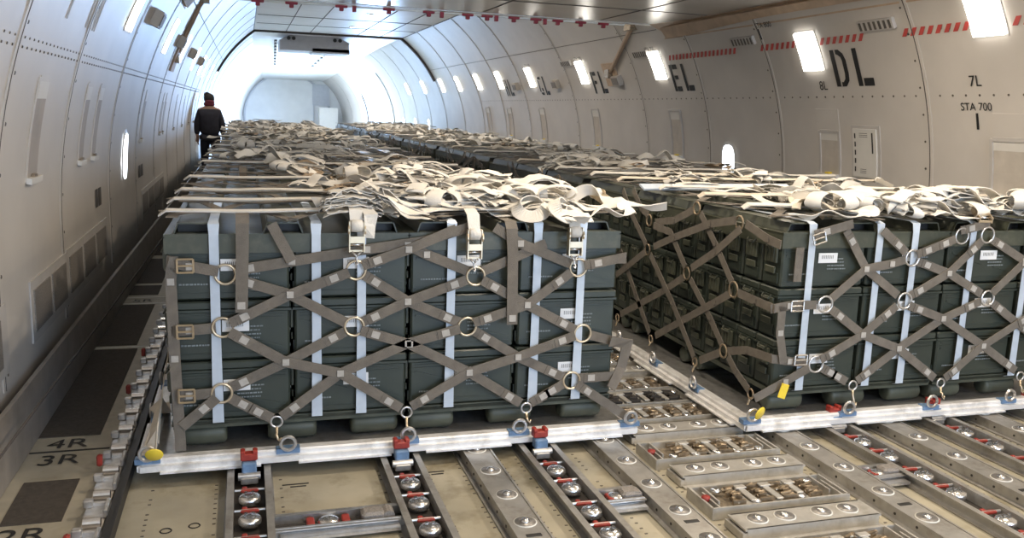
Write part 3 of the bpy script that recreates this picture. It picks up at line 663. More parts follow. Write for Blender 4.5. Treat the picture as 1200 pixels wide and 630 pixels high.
# ------------------------------------------------------------------ aircraft pallets
RIM = [(0, 0), (.004, -.012), (.022, -.016), (.022, -.030), (.0, -.036), (-.006, -.052), (-.02, -.056)]
def pallet(x0, y0, lab, parts=True):
    t = empty('aircraft_pallet', (x0, y0, -.057), lab, 'pallet', 'aircraft pallets')
    W_, D_ = 2.24, 2.74; b = MB()
    b.box((W_/2, D_/2, .0285), (W_-.10, D_-.10, .05)); b.build('deck', 'metal', t)
    b = MB()
    for p, q, nx in (((0,0),(W_,0),(0,-1)), ((W_,0),(W_,D_),(1,0)), ((W_,D_),(0,D_),(0,1)), ((0,D_),(0,0),(-1,0))):
        P, Q, N_ = Vector((*p,0)), Vector((*q,0)), Vector((*nx,0)); L = (Q-P).length; d = (Q-P)/L
        prof = [(.055,.057),(.012,.057),(.006,.050),(.006,.034),(-.012,.030),(-.012,.006),(.0,0),(.055,0)]
        vs = [P-N_*a+d*min(max(a,0),.05)*1+Vector((0,0,h)) for a, h in prof]+[Q-N_*a-d*min(max(a,0),.05)+Vector((0,0,h)) for a, h in prof]
        n = len(prof); b.add(vs, [(i, (i+1)%n, n+(i+1)%n, n+i) for i in range(n)]+[tuple(range(n-1,-1,-1)), tuple(range(n,2*n))])
        k = 4
        for i in range(k): b.box(P+d*L*(i+.5)/k+N_*.018+Vector((0,0,.004)), (abs(d.x)*L/k*.72+abs(d.y)*.02, abs(d.y)*L/k*.72+abs(d.x)*.02, .008))
    b.build('rim', 'rim', t)
    sh = [(1.12-.5245, 0), (1.12, 0), (1.12+.5245, 0), (.03, 0), (W_-.03, 0)]
    if parts:
        for x, y in sh+[(0, .55+.508*k) for k in range(5)]:
            b = MB(); N_ = Vector((0,-1,0)) if y == 0 else Vector((-1,0,0)); c = Vector((x, y, .05))
            b.box(c-N_*.02, (.10 if y == 0 else .045, .045 if y == 0 else .10, .022), m=0)
            b.torus(c+N_*.004+Vector((0,0,.035)), .030, .008, N_, 16, 6, m=1); b.build('tie_down_shackle', ['blue', 'metal'], t)
    return t
NL, NR = 7, 8; PY = 2.80
LX, RX, RY = 0.0, 2.802, -.089
SIDE = {'L': 'left', 'R': 'right'}
def posname(row, k): return '%s row, %s from front' % (SIDE[row], ORD[k])
p0 = pallet(LX, 0, 'silver-rimmed aircraft pallet nearest on the left')
p1 = pallet(RX, RY, 'silver-rimmed aircraft pallet nearest on the right')
meP = join_tree('aircraft_pallet', p1)
for k in range(1, NL): obj('aircraft_pallet', meP, (LX, PY*k, -.057), 'aircraft pallet under net, %s' % posname('L', k), 'pallet', 'aircraft pallets')
for k in range(1, NR): obj('aircraft_pallet', meP, (RX, RY+PY*k, -.057), 'aircraft pallet under net, %s' % posname('R', k), 'pallet', 'aircraft pallets')
# ------------------------------------------------------------------ ammunition containers
CW, CD, CH = .495, .168, .258      # seen: long side to the front, narrow end to the aisle
def container_parts():
    t = empty('ammunition_container', (0, 0, 0)); w2, d2 = CW/2, CD/2
    b = MB(); b.bbox((0, 0, .108), (CW-.012, CD-.006, .212), .008)
    # pressed stiffening ribs on the long sides
    for s_ in (-1, 1):
        y = s_*(d2-.001)
        for z in (.196, .182): b.box((0, y, z), (CW-.05, .004, .004))
        b.box((0, y, .03), (CW-.04, .004, .004))
        for k, (xa, za, xb, zb) in enumerate(((-.22, .165, -.02, .105), (.06, .09, .22, .05))):
            L = math.hypot(xb-xa, zb-za); an = math.atan2(zb-za, xb-xa)
            b.box(((xa+xb)/2, y, (za+zb)/2), (L, .0045, .010), mtx=Matrix.Rotation(-an, 3, 'Y'))
    for z in (.05, .12): b.box((w2-.004, 0, z), (.006, CD*.7, .012)); 
    b.box((-w2+.004, 0, .045), (.008, CD*.72, .05))
    b.build('body', 'green', t)
    b = MB(); b.bbox((0, 0, .238), (CW, CD, .036), .006); b.box((0, 0, .215), (CW+.004, CD+.003, .010)); b.build('lid', 'green', t)
    b = MB(); x = -w2-.004
    b.bbox((x, 0, .165), (.014, CD*.62, .085), .003)
    for q in (-.3, 0, .3): b.box((x-.008, CD*.62*q, .165), (.006, .012, .07))
    b.bbox((x, 0, .085), (.010, CD*.5, .035), .003); b.tube([(x-.004, -.035, .22), (x-.016, -.03, .20), (x-.016, .03, .20), (x-.004, .035, .22)], .004, 6); b.build('latch', 'green2', t)
    b = MB(); b.tube([(w2, -.04, .20), (w2+.008, -.035, .17), (w2+.008, .035, .17), (w2, .04, .20)], .0035, 6); b.build('handle', 'green2', t)
    return t
proto = container_parts(); meC = join_tree('ammunition_container', proto)
TIER = ['bottom', 'middle', 'top']; z0c = .130
def c_xyz(x0, y0, k, j, tr): return Vector((x0+CW/2+k*.505, y0+CD/2+j*.176, z0c+tr*(CH+.003)))
used = False
nC = 0
def stickers(parent, kind):
    d2 = CD/2+.002
    if kind & 1:
        b = MB(); b.box((.02, -d2, .15), (.11, .002, .05), m=0)
        for i in range(9): b.box((-.015+i*.008, -d2-.0015, .155), (.003, .001, .018), m=1)
        b.build('paper_label', ['sticker', 'bars'], parent)
    if kind & 2:
        rd = random.Random(kind*7+int(parent.location.x*100)); b = MB()
        for r in range(4):
            x = .02
            while x < .12+rd.uniform(-.02, .02): w_ = rd.uniform(.004, .016); b.box((x+w_/2, -d2, .145-r*.017), (w_, .001, .006)); x += w_+.003
        b.build('stencil_print', 'stencil', parent); b = MB(); x = -.2
        while x < -.09: w_ = rd.uniform(.005, .014); b.box((x+w_/2, -d2, .07), (w_, .001, .007)); x += w_+.003
        b.build('stencil_print', 'stencil', parent)
def place_container(x0, y0, k, j, tr, lab, grp, full):
    global used
    if full:
        if not used: o = proto; used = True
        else: o = copy_tree(proto0)
        o.location = c_xyz(x0, y0, k, j, tr); tag(o, lab, 'ammunition container', grp)
    else: o = obj('ammunition_container', meC, c_xyz(x0, y0, k, j, tr), lab, 'ammunition container', grp)
    return o
proto0 = proto
LCX, LCY = .122, .075; RCX, RCY = 2.965, -.02
fronts = []
for row, x0, y0 in (('L', LCX, LCY), ('R', RCX, RCY)):
    for tr in range(3):
        for k in range(4):
            o = place_container(x0, y0, k, 0, tr, 'green ammunition container, %s tier, %s from left, front of %s load' % (TIER[tr], ORD[k], SIDE[row]), 'containers on the front of the %s load' % SIDE[row], True)
            fronts.append((o, row, tr, k)); nC += 1
for tr in range(3):
    for j in range(1, 15):
        place_container(RCX, RCY, 0, j, tr, 'green ammunition container, %s tier, %s behind the corner, aisle side of right load' % (TIER[tr], ORD[j]), 'containers along the aisle side of the right load', True); nC += 1
for o, row, tr, k in fronts: stickers(o, 2 if (row == 'L' and k == 2 and tr == 1) else 3)
for kk in range(1, 6):
    for tr in range(3):
        for j in range(15):
            if nC >= 298: break
            place_container(RCX, RCY+PY*kk, 0, j, tr, 'green container, %s tier, %s from near end, aisle side of %s right load' % (TIER[tr], ORD[j], ORD[kk]), 'containers on the far right loads', False); nC += 1
# every further container is one stuff object
V, Fc = [], []
mv = [v.co.copy() for v in meC.vertices]; mf = [tuple(p.vertices) for p in meC.polygons]; mmi = [p.material_index for p in meC.polygons]; Mi = []
sb = MB()    # simple far container
def rest(p, simple=True):
    if simple: sb.bbox(p+Vector((0, 0, .108)), (CW-.012, CD-.006, .212), .008); sb.bbox(p+Vector((0, 0, .236)), (CW, CD, .04), .006)
for row, n, x0, y0 in (('L', NL, LCX, LCY), ('R', NR, RCX, RCY)):
    for kk in range(n):
        for tr in range(3):
            for j in range(15):
                for k in range(4):
                    edge = j in (0, 14) or k in (0, 3)
                    if not edge: continue
                    if kk == 0 and j == 0: continue
                    if row == 'R' and k == 0 and (kk == 0): continue
                    if row == 'R' and k == 0 and 1 <= kk and ((kk-1)*45+tr*15+j) < 298-66: continue
                    rest(c_xyz(x0, y0+PY*kk, k, j, tr))
tag(sb.build('ammunition_containers', 'green'), 'mass of stacked green ammunition containers filling the loads behind the front ones', 'ammunition containers', None, 'stuff')
# ------------------------------------------------------------------ skids, top frames, bands
def skid(x0, y0, w_, d_):
    t = empty('load_skid', (x0, y0, 0)); b = MB()
    b.box((w_/2, d_/2, .118), (w_-.01, d_-.01, .022)); b.box((w_/2, .02, .108), (w_-.02, .03, .03)); b.box((w_/2, d_-.03, .108), (w_-.02, .03, .03)); b.build('skid_deck', 'greenfoot', t)
    for fx in (.12, w_/2, w_-.14):
        for fy in (.07, d_-.10):
            b = MB(); b.smooth = True; b.lathe((fx-.105, fy, .0515), [(.036, 0), (.046, .008), (.050, .02), (.050, .19), (.046, .202), (.036, .21)], 16, axis='X'); b.build('tube_foot', 'greenfoot', t)
    return t
def topframe(x0, y0, w_, d_):
    t = empty('load_top_frame', (x0, y0, .918)); b = MB(); w2 = w_/2
    b.box((w2, .004, -.028), (w_, .006, .076)); b.box((w2, d_-.004, -.028), (w_, .006, .076)); b.box((.003, d_/2, -.028), (.006, d_, .076)); b.box((w_-.003, d_/2, -.028), (.006, d_, .076))
    b.box((w2, d_/2, .006), (w_, d_, .012)); b.box((w2, .006, .010), (w_, .014, .010)); b.build('skirt', 'green2', t)
    for cx in (.10, w2-.05, w_-.15):
        b = MB(); wd = .155
        b.box((cx+.02, d_/2+.01, .056), (wd*.8, d_-.03, .006)); 
        for s_ in (-1, 1): b.box((cx+.02+s_*wd*.47, d_/2+.01, .034), (.006, d_-.03, .046), mtx=Matrix.Rotation(-s_*.35, 3, 'Y'))
        b.box((cx+.02, .03, .0145), (wd*.9, .03, .004)); b.box((cx+.02, d_-.04, .03), (wd*.9, .006, .036)); b.box((cx+.02, .10, .03), (wd*.9, .006, .036), m=1); b.build('hat_channel', ['green2', 'black'], t)  # black plate set inside stands for the shade in the open channel end
    return t
sk = skid(0, 0, 1.005, .88); tf = topframe(0, 0, 1.008, .885)
meS, meT = join_tree('load_skid', sk), join_tree('load_top_frame', tf)
first = True
for row, n, x0, y0 in (('L', NL, LCX, LCY), ('R', NR, RCX, RCY)):
    for kk in range(n):
        for a in range(2):
            for d in range(3):
                ps, pt = (x0-.004+a*1.009, y0+PY*kk+d*.88, 0), (x0-.006+a*1.011, y0+PY*kk-.008+d*.888, .918)
                where = '%s half, %s section, %s load of %s row' % (('left', 'right')[a], ('front', 'middle', 'back')[d], ORD[kk], SIDE[row])
                if kk == 0 and d == 0:
                    s_, t_ = (sk, tf) if first else (copy_tree(sk), copy_tree(tf)); first = False
                    s_.location = ps; t_.location = pt
                else: s_, t_ = obj('load_skid', meS, ps), obj('load_top_frame', meT, pt)
                tag(s_, 'green skid with tube feet, '+where, 'skid', 'skids under the loads')
                tag(t_, 'green steel top frame, '+where, 'top frame', 'top frames on the loads')
def band(row, pxt, pyt, pxb, pyb, y, lab):
    a = aty(pxt, pyt, y); c = aty(pxb, pyb, y); x = (a.x+c.x)/2
    b = MB(); b.ribbon([(x, y+.9, .985), (x, y+.03, .985), (x, y, .975), (x, y-.004, .93), (x, y-.004, .5), (x, y-.004, .125), (x, y+.06, .10)], .038, [(0,0,1), (0,0,1), (0,-.7,.7), (0,-1,0), (0,-1,0), (0,-1,0), (0,-1,-.5)], .003)
    o = b.build('packing_band', 'band', off=(x, y, .1)); tag(o, lab, 'packing band', 'pale bands on the %s load' % SIDE[row])
for i, q in enumerate(((250,262,256,492), (372,272,370,485), (427,265,420,485), (529,275,526,475), (632,272,622,467), (685,270,672,455))):
    band('L', *q, LCY-.018, 'pale blue-white packing band down the left load\'s front, %s from the left' % ORD[i])
for i, q in enumerate(((950,290,937,445), (1032,270,1015,425), (1072,270,1055,440), (1139,275,1122,425), (1199,300,1190,420))):
    band('R', *q, RCY-.018, 'pale blue-white packing band down the right load\'s front, %s from the left' % ORD[i])
# ------------------------------------------------------------------ cargo nets
def net(row, y, ringsb, ringss, straps, x_side=None, side_rings=(), side_straps=(), origin=(0,0,0), label='', extra=None):
    t = empty('cargo_net', origin, label, 'cargo net', 'cargo nets'); P = {}
    FN = Vector((0,-1,0)); SN = Vector((-1,0,0)); k = 0
    for px, py in ringsb:
        c = aty(px, py, y); b = MB(); b.smooth = True; b.torus(c+FN*.008, .041, .0055, (0,-1,0)); b.build('net_ring', 'brass' if row == 'L' else 'metal', t, True)
    for px, py in ringss:
        c = aty(px, py, y); b = MB(); b.smooth = True; b.torus(c+FN*.008, .024, .005, (0,-1,0)); b.build('net_ring', 'metal', t, True)
        b = MB(); b.smooth = True; e = Vector((c.x+.004, y-.028, .045))
        b.tube([c+FN*.012+Vector((0,0,-.022)), c+FN*.016+Vector((0,0,-.05)), e+Vector((-.006,0,.02)), e, e+Vector((.010,0,-.012)), e+Vector((.014,0,.004))], [.007,.006,.006,.006,.005,.004]); b.build('snap_hook', 'brass', t, True)
    for n_, s in enumerate(straps):
        pts = [aty(px, py, y-.004-(n_ % 4)*.0045) for px, py in s[1:]]; b = MB()
        b.ribbon(pts, .044, FN, .004, 0)
        L = (pts[0]-pts[1]).length
        for e, (A_, B_) in ((s[0][0], (pts[0], pts[1])), (s[0][1], (pts[-1], pts[-2]))):
            d = (B_-A_).normalized()
            if e and L > .16 and (pts[-1]-pts[-2]).length > .16:
                b.ribbon([A_+d*.03+FN*.0035, A_+d*.105+FN*.0035], .045, FN, .003, 0); b.ribbon([A_+d*.05+FN*.006, A_+d*.085+FN*.006], .030, FN, .002, 1)
        for p in pts[1:-1]: b.box(p+FN*.006, (.028, .003, .028), m=1)
        b.build('net_strap', ['web', 'webtag'], t, True)
    for px, py, r in side_rings:
        c = atx(px, py, x_side); b = MB(); b.smooth = True; b.torus(c+SN*.008, r, .0055, (-1,0,0)); b.build('net_ring', 'bronze', t, True)
        if r < .03:
            b = MB(); b.smooth = True; e = Vector((x_side-.02, c.y, .02)); b.tube([c+Vector((0,0,-.02)), (c+e)/2, e], .006); b.build('snap_hook', 'brass', t, True)
    for n_, s in enumerate(side_straps):
        pts = [atx(px, py, x_side-.004-(n_ % 4)*.0045) for px, py in s]; b = MB()
        b.ribbon(pts, .044, SN, .004, 0); 
        for p in pts[1:-1]: b.box(p+SN*.005, (.002, .026, .026), m=0)
        b.build('net_strap', ['web', 'webtag'], t, True)
    return t
I = (1, 1); J = (1, 0); K = (0, 1); Z = (0, 0)
netL = net('L', LCY-.03, [(264,321), (261,383), (260,460), (417,316), (415,382), (557,323), (547,382), (677,313), (682,390), (669,445)],
  [(324,493), (476,482), (616,477)],
  [(J,(273,317),(342,306),(430,292),(500,282),(562,262)), (J,(273,326),(340,345),(406,378)), (I,(269,379),(340,345),(409,319)), (I,(269,389),(335,424),(399,437),(470,478)),
   (I,(268,455),(335,424),(407,387)), (I,(268,465),(319,490)), (I,(330,488),(399,437),(478,402),(539,385)), (J,(425,311),(479,292),(535,268)), (I,(425,321),(478,353),(540,378)),
   (I,(423,378),(478,353),(549,327)), (I,(423,387),(480,403),(550,436),(610,472)), (I,(482,476),(550,436),(607,418),(674,393)), (J,(550,318),(500,298),(478,287),(462,290)),
   (J,(565,318),(600,303),(640,285)), (I,(565,328),(618,357),(674,386)), (I,(555,378),(618,357),(669,319)), (I,(555,387),(607,418),(661,442)), (I,(622,472),(661,449)),
   (J,(669,309),(610,285),(580,266)), (J,(685,311),(724,303)), (J,(690,392),(722,400)), (J,(677,443),(720,440)), (J,(676,450),(738,490)),
   (J,(256,318),(222,312),(197,306)), (J,(253,384),(222,387),(201,388)), (J,(252,460),(222,463),(206,463)), (J,(254,466),(213,500)),
   (Z,(318,262),(342,306)), (Z,(202,300),(200,330),(205,420),(212,528))],
  origin=(LX, 0, 0), label='olive webbing cargo net with brass rings on the nearest left load')
y = LCY-.045
for pts, hasend in (([(284,262),(284,300),(283,366)], 1), ([(600,268),(601,300),(600,380)], 1)):
    P = [aty(px, py, y-.012) for px, py in pts]; b = MB(); b.ribbon([P[0]+Vector((0,.25,.03)), P[0]+Vector((0,.03,.03)), P[0]]+P[1:], .05, [(0,0,1), (0,-.5,1), (0,-1,.2), (0,-1,0), (0,-1,0)], .005)
    b.box(P[-1]+Vector((0,-.005,.03)), (.032,.003,.03), m=1); b.build('hanging_strap', ['web', 'webtag'], netL, True)
def buckle(t, c, nrm, ax, m='brass', w_=.062, h=.055):   # rectangular frame buckle
    n_, a = Vector(nrm), Vector(ax); s_ = n_.cross(a); b = MB()
    for k in (-1, 1): b.tube([c+a*w_/2*k-s_*h/2+n_*.012, c+a*w_/2*k+s_*h/2+n_*.012], .0045, 6)
    for k in (-1, 0, 1): b.tube([c-a*w_/2+s_*h/2*k+n_*.012, c+a*w_/2+s_*h/2*k+n_*.012], .0045, 6)
    b.build('buckle', m, t, True)
for px, py in ((217,311), (217,388), (219,463)): buckle(netL, aty(px, py, y), (0,-1,0), (1,0,0))
for px, py, ang in ((703,310,0),):
    pass
# side wraps of the left net at the right corner
b = MB(); xr = 2.16
b.ribbon([aty(722,303,y), (xr, y+.02, aty(722,303,y).z), (xr+.01, y+.5, .75), (xr+.01, 1.2, .5)], .044, [(0,-1,0), (.7,-.7,0), (1,0,0), (1,0,0)], .005)
b.ribbon([aty(715,400,y-.02), aty(735,402,y+.02), aty(728,430,y+.02), aty(716,455,y-.02)], .05, (0,-1,0), .006)
b.build('side_wrap', ['web'], netL, True)
netR = net('R', RCY-.03, [(966,356), (1059,352), (1156,349), (1068,302), (1126,276), (1156,275), (955,426)], [(998,451), (1101,448), (1194,440)],
  [(J,(992,270),(1015,315),(1052,346)), (I,(974,350),(1015,315),(1045,309),(1061,304)), (I,(974,362),(1011,392),(1053,408),(1095,443)), (I,(962,421),(1011,392),(1051,358)), (I,(962,430),(992,447)),
   (I,(1004,446),(1053,408),(1105,373),(1149,353)), (J,(1062,296),(1035,270)), (I,(1075,298),(1120,280)), (I,(1075,306),(1112,320),(1150,344)), (I,(1066,347),(1112,320),(1151,282)),
   (I,(1066,358),(1105,373),(1152,405),(1190,434)), (I,(1107,443),(1152,405),(1210,368)), (I,(1162,354),(1200,385),(1225,405)), (I,(1162,280),(1200,305),(1230,325)), (I,(1163,343),(1200,308),(1225,290)),
   (J,(957,357),(925,358),(903,362)), (J,(946,425),(925,423),(903,420)), (J,(948,431),(920,447),(884,467)), (J,(955,275),(1000,262)), (Z,(917,358),(914,390),(918,425)), (Z,(938,290),(934,330)), (J,(1126,270),(1160,262))],
  x_side=RCX-.04, side_rings=[(762,258,.036), (760,292,.036), (806,320,.036), (818,244,.036), (868,261,.036), (861,339,.042), (849,411,.036), (815.6,423.5,.024), (764,397,.024), (724.8,372,.024), (881,461,.026)],
  side_straps=[[(730,222),(740,250),(757,286)], [(742,222),(752,245),(760,252)], [(766,264),(786,272),(803,313)], [(762,298),(788,355),(813,418)], [(809,327),(832,372),(846,404)], [(821,250),(838,285),(858,331)],
   [(868,268),(838,295),(810,314)], [(862,258),(832,262),(790,278),(766,289)], [(802,324),(775,342),(727,368)], [(857,343),(838,354),(800,375),(768,393)], [(756,295),(735,312),(722,322)],
   [(865,343),(885,352),(908,362)], [(853,411),(875,410),(905,420)], [(843,413),(820,422)], [(853,417),(862,435),(877,456)], [(874,262),(900,280),(915,287)], [(761,390),(745,345),(727,293)], [(812,246),(790,258),(768,260)]],
  origin=(RX, RY, 0), label='brown webbing cargo net with steel rings on the nearest right load')
for px, py in ((933,358), (937,421)): buckle(netR, aty(px, py, RCY-.045), (0,-1,0), (1,0,0), 'chrome', .07, .05)
buckle(netR, aty(959,279, RCY-.045), (0,-1,0), (.95,0,.3), 'chrome', .07, .05)
b = MB(); c = aty(918, 458, RCY-.07); b.bbox((0,0,0), (.045, .004, .075), .003); o = b.build('yellow_tag', 'yellow'); o.location = c; o.rotation_euler = (0, .3, 0); tag(o, 'small yellow tag hanging from the strap at the right load\'s near corner', 'tag')
# webbing drawn across the tops (part of each net)
def top_web(t, x0, y0, seed):
    rd = random.Random(seed); b = MB(); zt = .990
    for i in range(7):
        xa = x0+.05+i*.31; pts = []
        for j in range(15):
            yy = y0-.04+j*.19; pts.append((max(x0+.03, xa+.15*(1 if (j//2+i) % 2 else -1)*(.5 if j % 2 else 1)+rd.uniform(-.02, .02)), yy, zt+rd.uniform(0, .02)))
        b.ribbon(pts, .044, (0,0,1), .004)
    for j in range(6):
        yy = y0+.1+j*.48; b.ribbon([(x0-.03+k*.21, yy+rd.uniform(-.05, .05), zt+.012+rd.uniform(0, .015)) for k in range(11)], .044, (0,0,1), .004)
    b.build('top_webbing', 'web', t, True)
top_web(netL, LCX, LCY, 1); top_web(netR, RCX, RCY, 2)
meNL, meNR = join_tree('cargo_net', netL), join_tree('cargo_net', netR)
for k in range(1, NL): obj('cargo_net', meNL, (LX, PY*k, 0), 'olive webbing cargo net over the load, '+posname('L', k), 'cargo net', 'cargo nets')
for k in range(1, NR): obj('cargo_net', meNR, (RX, RY+PY*k, 0), 'brown webbing cargo net over the load, '+posname('R', k), 'cargo net', 'cargo nets')
# ------------------------------------------------------------------ white tie-down straps on the loads
def ratchet(name, loc, rx, rz, lab, grp='ratchet buckles', hook=True, ry=0):
    t = empty(name, loc, lab, 'ratchet buckle', grp); t.rotation_euler = (rx, ry, rz)
    b = MB()                       # local: long axis z, facing -y
    for s_ in (-1, 1): b.box((s_*.031, 0, 0), (.005, .03, .13)); b.cyl((s_*.031, -.006, .03), (s_*.037, -.006, .03), .020, n=12)
    b.box((0, .008, -.062), (.066, .010, .008)); b.box((0, -.012, -.012), (.058, .010, .028)); b.build('frame', 'brass', t)
    b = MB(); b.smooth = True; b.cyl((-.03, 0, .045), (.03, 0, .045), .010); b.build('spindle', 'chrome', t)
    b = MB(); b.smooth = True; b.cyl((-.03, 0, -.035), (.03, 0, -.035), .005); b.build('cross_pin', 'chrome', t)
    b = MB(); b.smooth = True; b.lathe((-.026, 0, .045), [(.018, 0), (.026, .004), (.026, .048), (.018, .052)], 14, axis='X'); b.build('wound_strap', 'white', t)
    if hook:
        b = MB(); b.smooth = True; b.tube([(-.018,0,-.066), (0,.0,-.085), (0,0,-.10), (.006,-.006,-.112), (.002,-.012,-.12), (-.006,-.008,-.113)], .0045); b.tube([(.018,0,-.066), (0,0,-.085)], .0045); b.build('hook', 'metal', t)
    return t
for i, (px, py) in enumerate(((418,277), (556,286), (674,283))):
    c = aty(px, py, y-.03); ratchet('ratchet_buckle', c, 0, 0, 'brass ratchet buckle hanging on the left load\'s front, %s from the left' % ORD[i])
ratchet('ratchet_buckle', atz(705, 236, 1.05)+Vector((0,0,.02)), -1.15, .5, 'brass ratchet buckle lying loose on the left load\'s right rear corner', hook=False)
ratchet('ratchet_buckle', atz(960, 252, .99)+Vector((0,0,.03)), -1.0, .3, 'brass ratchet buckle at the near left corner of the right load\'s top', hook=False)
ratchet('ratchet_buckle', atz(1150, 258, .99)+Vector((0,0,.03)), -1.2, -.4, 'brass ratchet buckle at the front edge of the right load\'s top', hook=False)
ratchet('ratchet_buckle', atz(1035, 222, .99)+Vector((0,0,.05)), -1.2, 1.0, 'brass ratchet buckle among white straps halfway along the right load', hook=False)
def crumple(seed, L=1.3, wd=.055, amp=.06, curl=.55, loops=0):
    rd = random.Random(seed); n = max(7, int(L/.085)); p = Vector((0,0,.01)); h = rd.uniform(-.5, .5); P = []; rolls = []; ro = rd.uniform(-.4, .4)
    for i in range(n):
        P.append(p.copy()); rolls.append(ro)
        h += rd.gauss(0, curl); ro = ro*.5+rd.gauss(0, .42); 
        p = p+Vector((math.cos(h)*.09, math.sin(h)*.09, 0)); p.z = .006+abs(rd.gauss(0, 1))*amp*.5
        if abs(h) > 1.7: h *= .6
    c = sum(P, Vector())/n; Q, Nn = [], []
    for i in range(n-1):
        a, b_, c_, d = P[max(i-1, 0)], P[i], P[i+1], P[min(i+2, n-1)]
        for k in range(4):
            t = k/4; q = .5*((2*b_)+(c_-a)*t+(2*a-5*b_+4*c_-d)*t*t+(3*b_-a-3*c_+d)*t**3)
            r = rolls[i]*(1-t)+rolls[i+1]*t; Q.append(Vector((q.x-c.x, q.y-c.y, max(.004, q.z)))); Nn.append(Vector((math.sin(r)*.8, math.sin(r*1.7)*.5, max(.15, math.cos(r)))))
    b = MB(); b.smooth = True; b.ribbon(Q, wd, Nn, .004); return b
def coil(seed):
    rd = random.Random(seed); b = MB(); Q, Nn = [], []; n = 60
    for i in range(n):
        a = i/n*2*PI*2.6; r = .05+.035*i/n; Q.append(Vector((math.cos(a)*r*1.6, math.sin(a)*r, .03+.012*math.sin(a*1.3)+.02*i/n))); Nn.append(Vector((math.cos(a), math.sin(a), .5)))
    for i in range(14): Q.append(Q[-1]+Vector((.03, .012*math.sin(i), -.002))); Nn.append(Vector((0, .3, 1)))
    b.ribbon(Q, .05, Nn, .004); return b
def bundle(seed, L=.26, wd=.075, n=6, amp=.045):    # strap folded back and forth on itself
    rd = random.Random(seed); b = MB(); b.smooth = True; Q, Nn = [], []; off = rd.uniform(-.02, .02)
    for r in range(n):
        s_ = 1 if r % 2 == 0 else -1; l = L*rd.uniform(.75, 1.15); h = .010+r*.016; bow = rd.uniform(-.035, .035); lift = rd.uniform(0, amp)
        off += rd.uniform(-.018, .018)
        for k in range(9):
            t = k/8; Q.append(Vector((s_*(t-.5)*l, off+bow*math.sin(PI*t), h+lift*math.sin(PI*t)))); Nn.append(Vector((0, rd.uniform(-.12, .12), 1)))
        for k in range(1, 5):
            a = PI*k/5; Q.append(Vector((s_*(l/2+.018*math.sin(a)), off, h+.0055*(1-math.cos(a))+.008*math.sin(a)))); Nn.append(Vector((s_*math.sin(a)*1.2, 0, abs(math.cos(a))+.1)))
    e = Q[-1]; d = rd.uniform(-.7, .7)
    for k in range(1, 9): Q.append(e+Vector((math.cos(d)*.03*k, math.sin(d)*.03*k, max(-e.z+.006, -.012*k+.01*math.sin(k))))); Nn.append(Vector((0, .2*math.sin(k), 1)))
    b.ribbon(Q, wd, Nn, .003); return b
def bow(seed):        # puffed loops of strap tied in the middle
    rd = random.Random(seed); b = MB(); b.smooth = True
    for q in range(3):
        a0 = rd.uniform(0, 2*PI); R1, R2 = rd.uniform(.06, .09), rd.uniform(.03, .045); Q, Nn = [], []
        for k in range(21):
            t = k/20*2*PI; lx = (1-math.cos(t))*R1; lz = math.sin(t)*R2
            Q.append(Vector((math.cos(a0)*lx, math.sin(a0)*lx, .05+lz*.8))); Nn.append(Vector((math.cos(a0)*-math.cos(t), math.sin(a0)*-math.cos(t), math.sin(t)+.02)))
        b.ribbon(Q, .068, Nn, .003)
    return b
mB = [bundle(80+s, L=.24+.04*(s % 3), n=3+s % 2).build('tie_down_strap', 'white').data for s in range(6)]+[bow(90+s).build('tie_down_strap', 'white').data for s in range(4)]
mW = [crumple(s, L=1.0+.12*s, wd=.056, amp=.05).build('tie_down_strap', 'white').data for s in range(9)]
mW += [crumple(20+s, L=.8, wd=.062, amp=.085, curl=.95).build('tie_down_strap', 'white').data for s in range(5)]
mW += [coil(s).build('tie_down_strap', 'white').data for s in range(2)]
mC = [crumple(40+s, L=1.1, wd=.05, amp=.04).build('tie_down_strap', 'cream').data for s in range(5)]
mT = [crumple(60+s, L=.7, wd=.045, amp=.035, curl=.8).build('tie_down_strap', 'tanweb').data for s in range(4)]
for o in [o for o in sc.collection.objects if o.name.startswith('tie_down_strap')]: bpy.data.objects.remove(o)
rd = random.Random(5)
def clumps(row, kk, x0, y0, spots, where, dens=2):
    for x, y_ in spots:
        for q in range(dens):
            o = obj('tie_down_strap', rd.choice(mB), (x0+x+rd.gauss(0, .05), y0+y_+rd.gauss(0, .04), 1.0+.028*q), 'bundled white strap %s, %s load of %s row' % (where, ORD[kk], SIDE[row]), 'strap', 'bundled straps %s, %s load of %s row' % (where, ORD[kk], SIDE[row]))
            o.rotation_euler = (rd.gauss(0, .12), rd.gauss(0, .12), rd.gauss(0, .6)); z_ = rd.uniform(.85, 1.2); o.scale = (z_, z_, z_)
def strew(row, kk, x0, y0, n, xb=(.15, 1.9), yb=(.15, 2.6), mix=(.62, .24), z=1.0, near=False, word=''):
    for i in range(n):
        u = rd.random()
        if u < mix[0]: me, col, gr = rd.choice(mW), 'white', 'white'
        elif u < mix[0]+mix[1]: me, col, gr = rd.choice(mC), 'cream', 'cream'
        else: me, col, gr = rd.choice(mT), 'tan', 'tan'
        o = obj('tie_down_strap', me, (x0+rd.uniform(*xb), y0+rd.uniform(*yb), z+rd.uniform(0, .035)), 'crumpled %s strap %son top, %s load of %s row' % (col, word, ORD[kk], SIDE[row]), 'strap', '%s straps %son top, %s load of %s row' % (col, word, ORD[kk], SIDE[row]))
        o.rotation_euler = (0, 0, rd.choice((0, PI))+rd.gauss(0, .5))
        s_ = rd.uniform(.85, 1.1); o.scale = (s_, s_, rd.uniform(.7, 1.2))
strew('L', 0, LCX, LCY, 7, (.85, 1.8), (.10, .5), (.95, .05), word='near the front edge ')
strew('L', 0, LCX, LCY, 7, (.75, 1.7), (.6, 1.6), (.75, .1), word='mid way ')
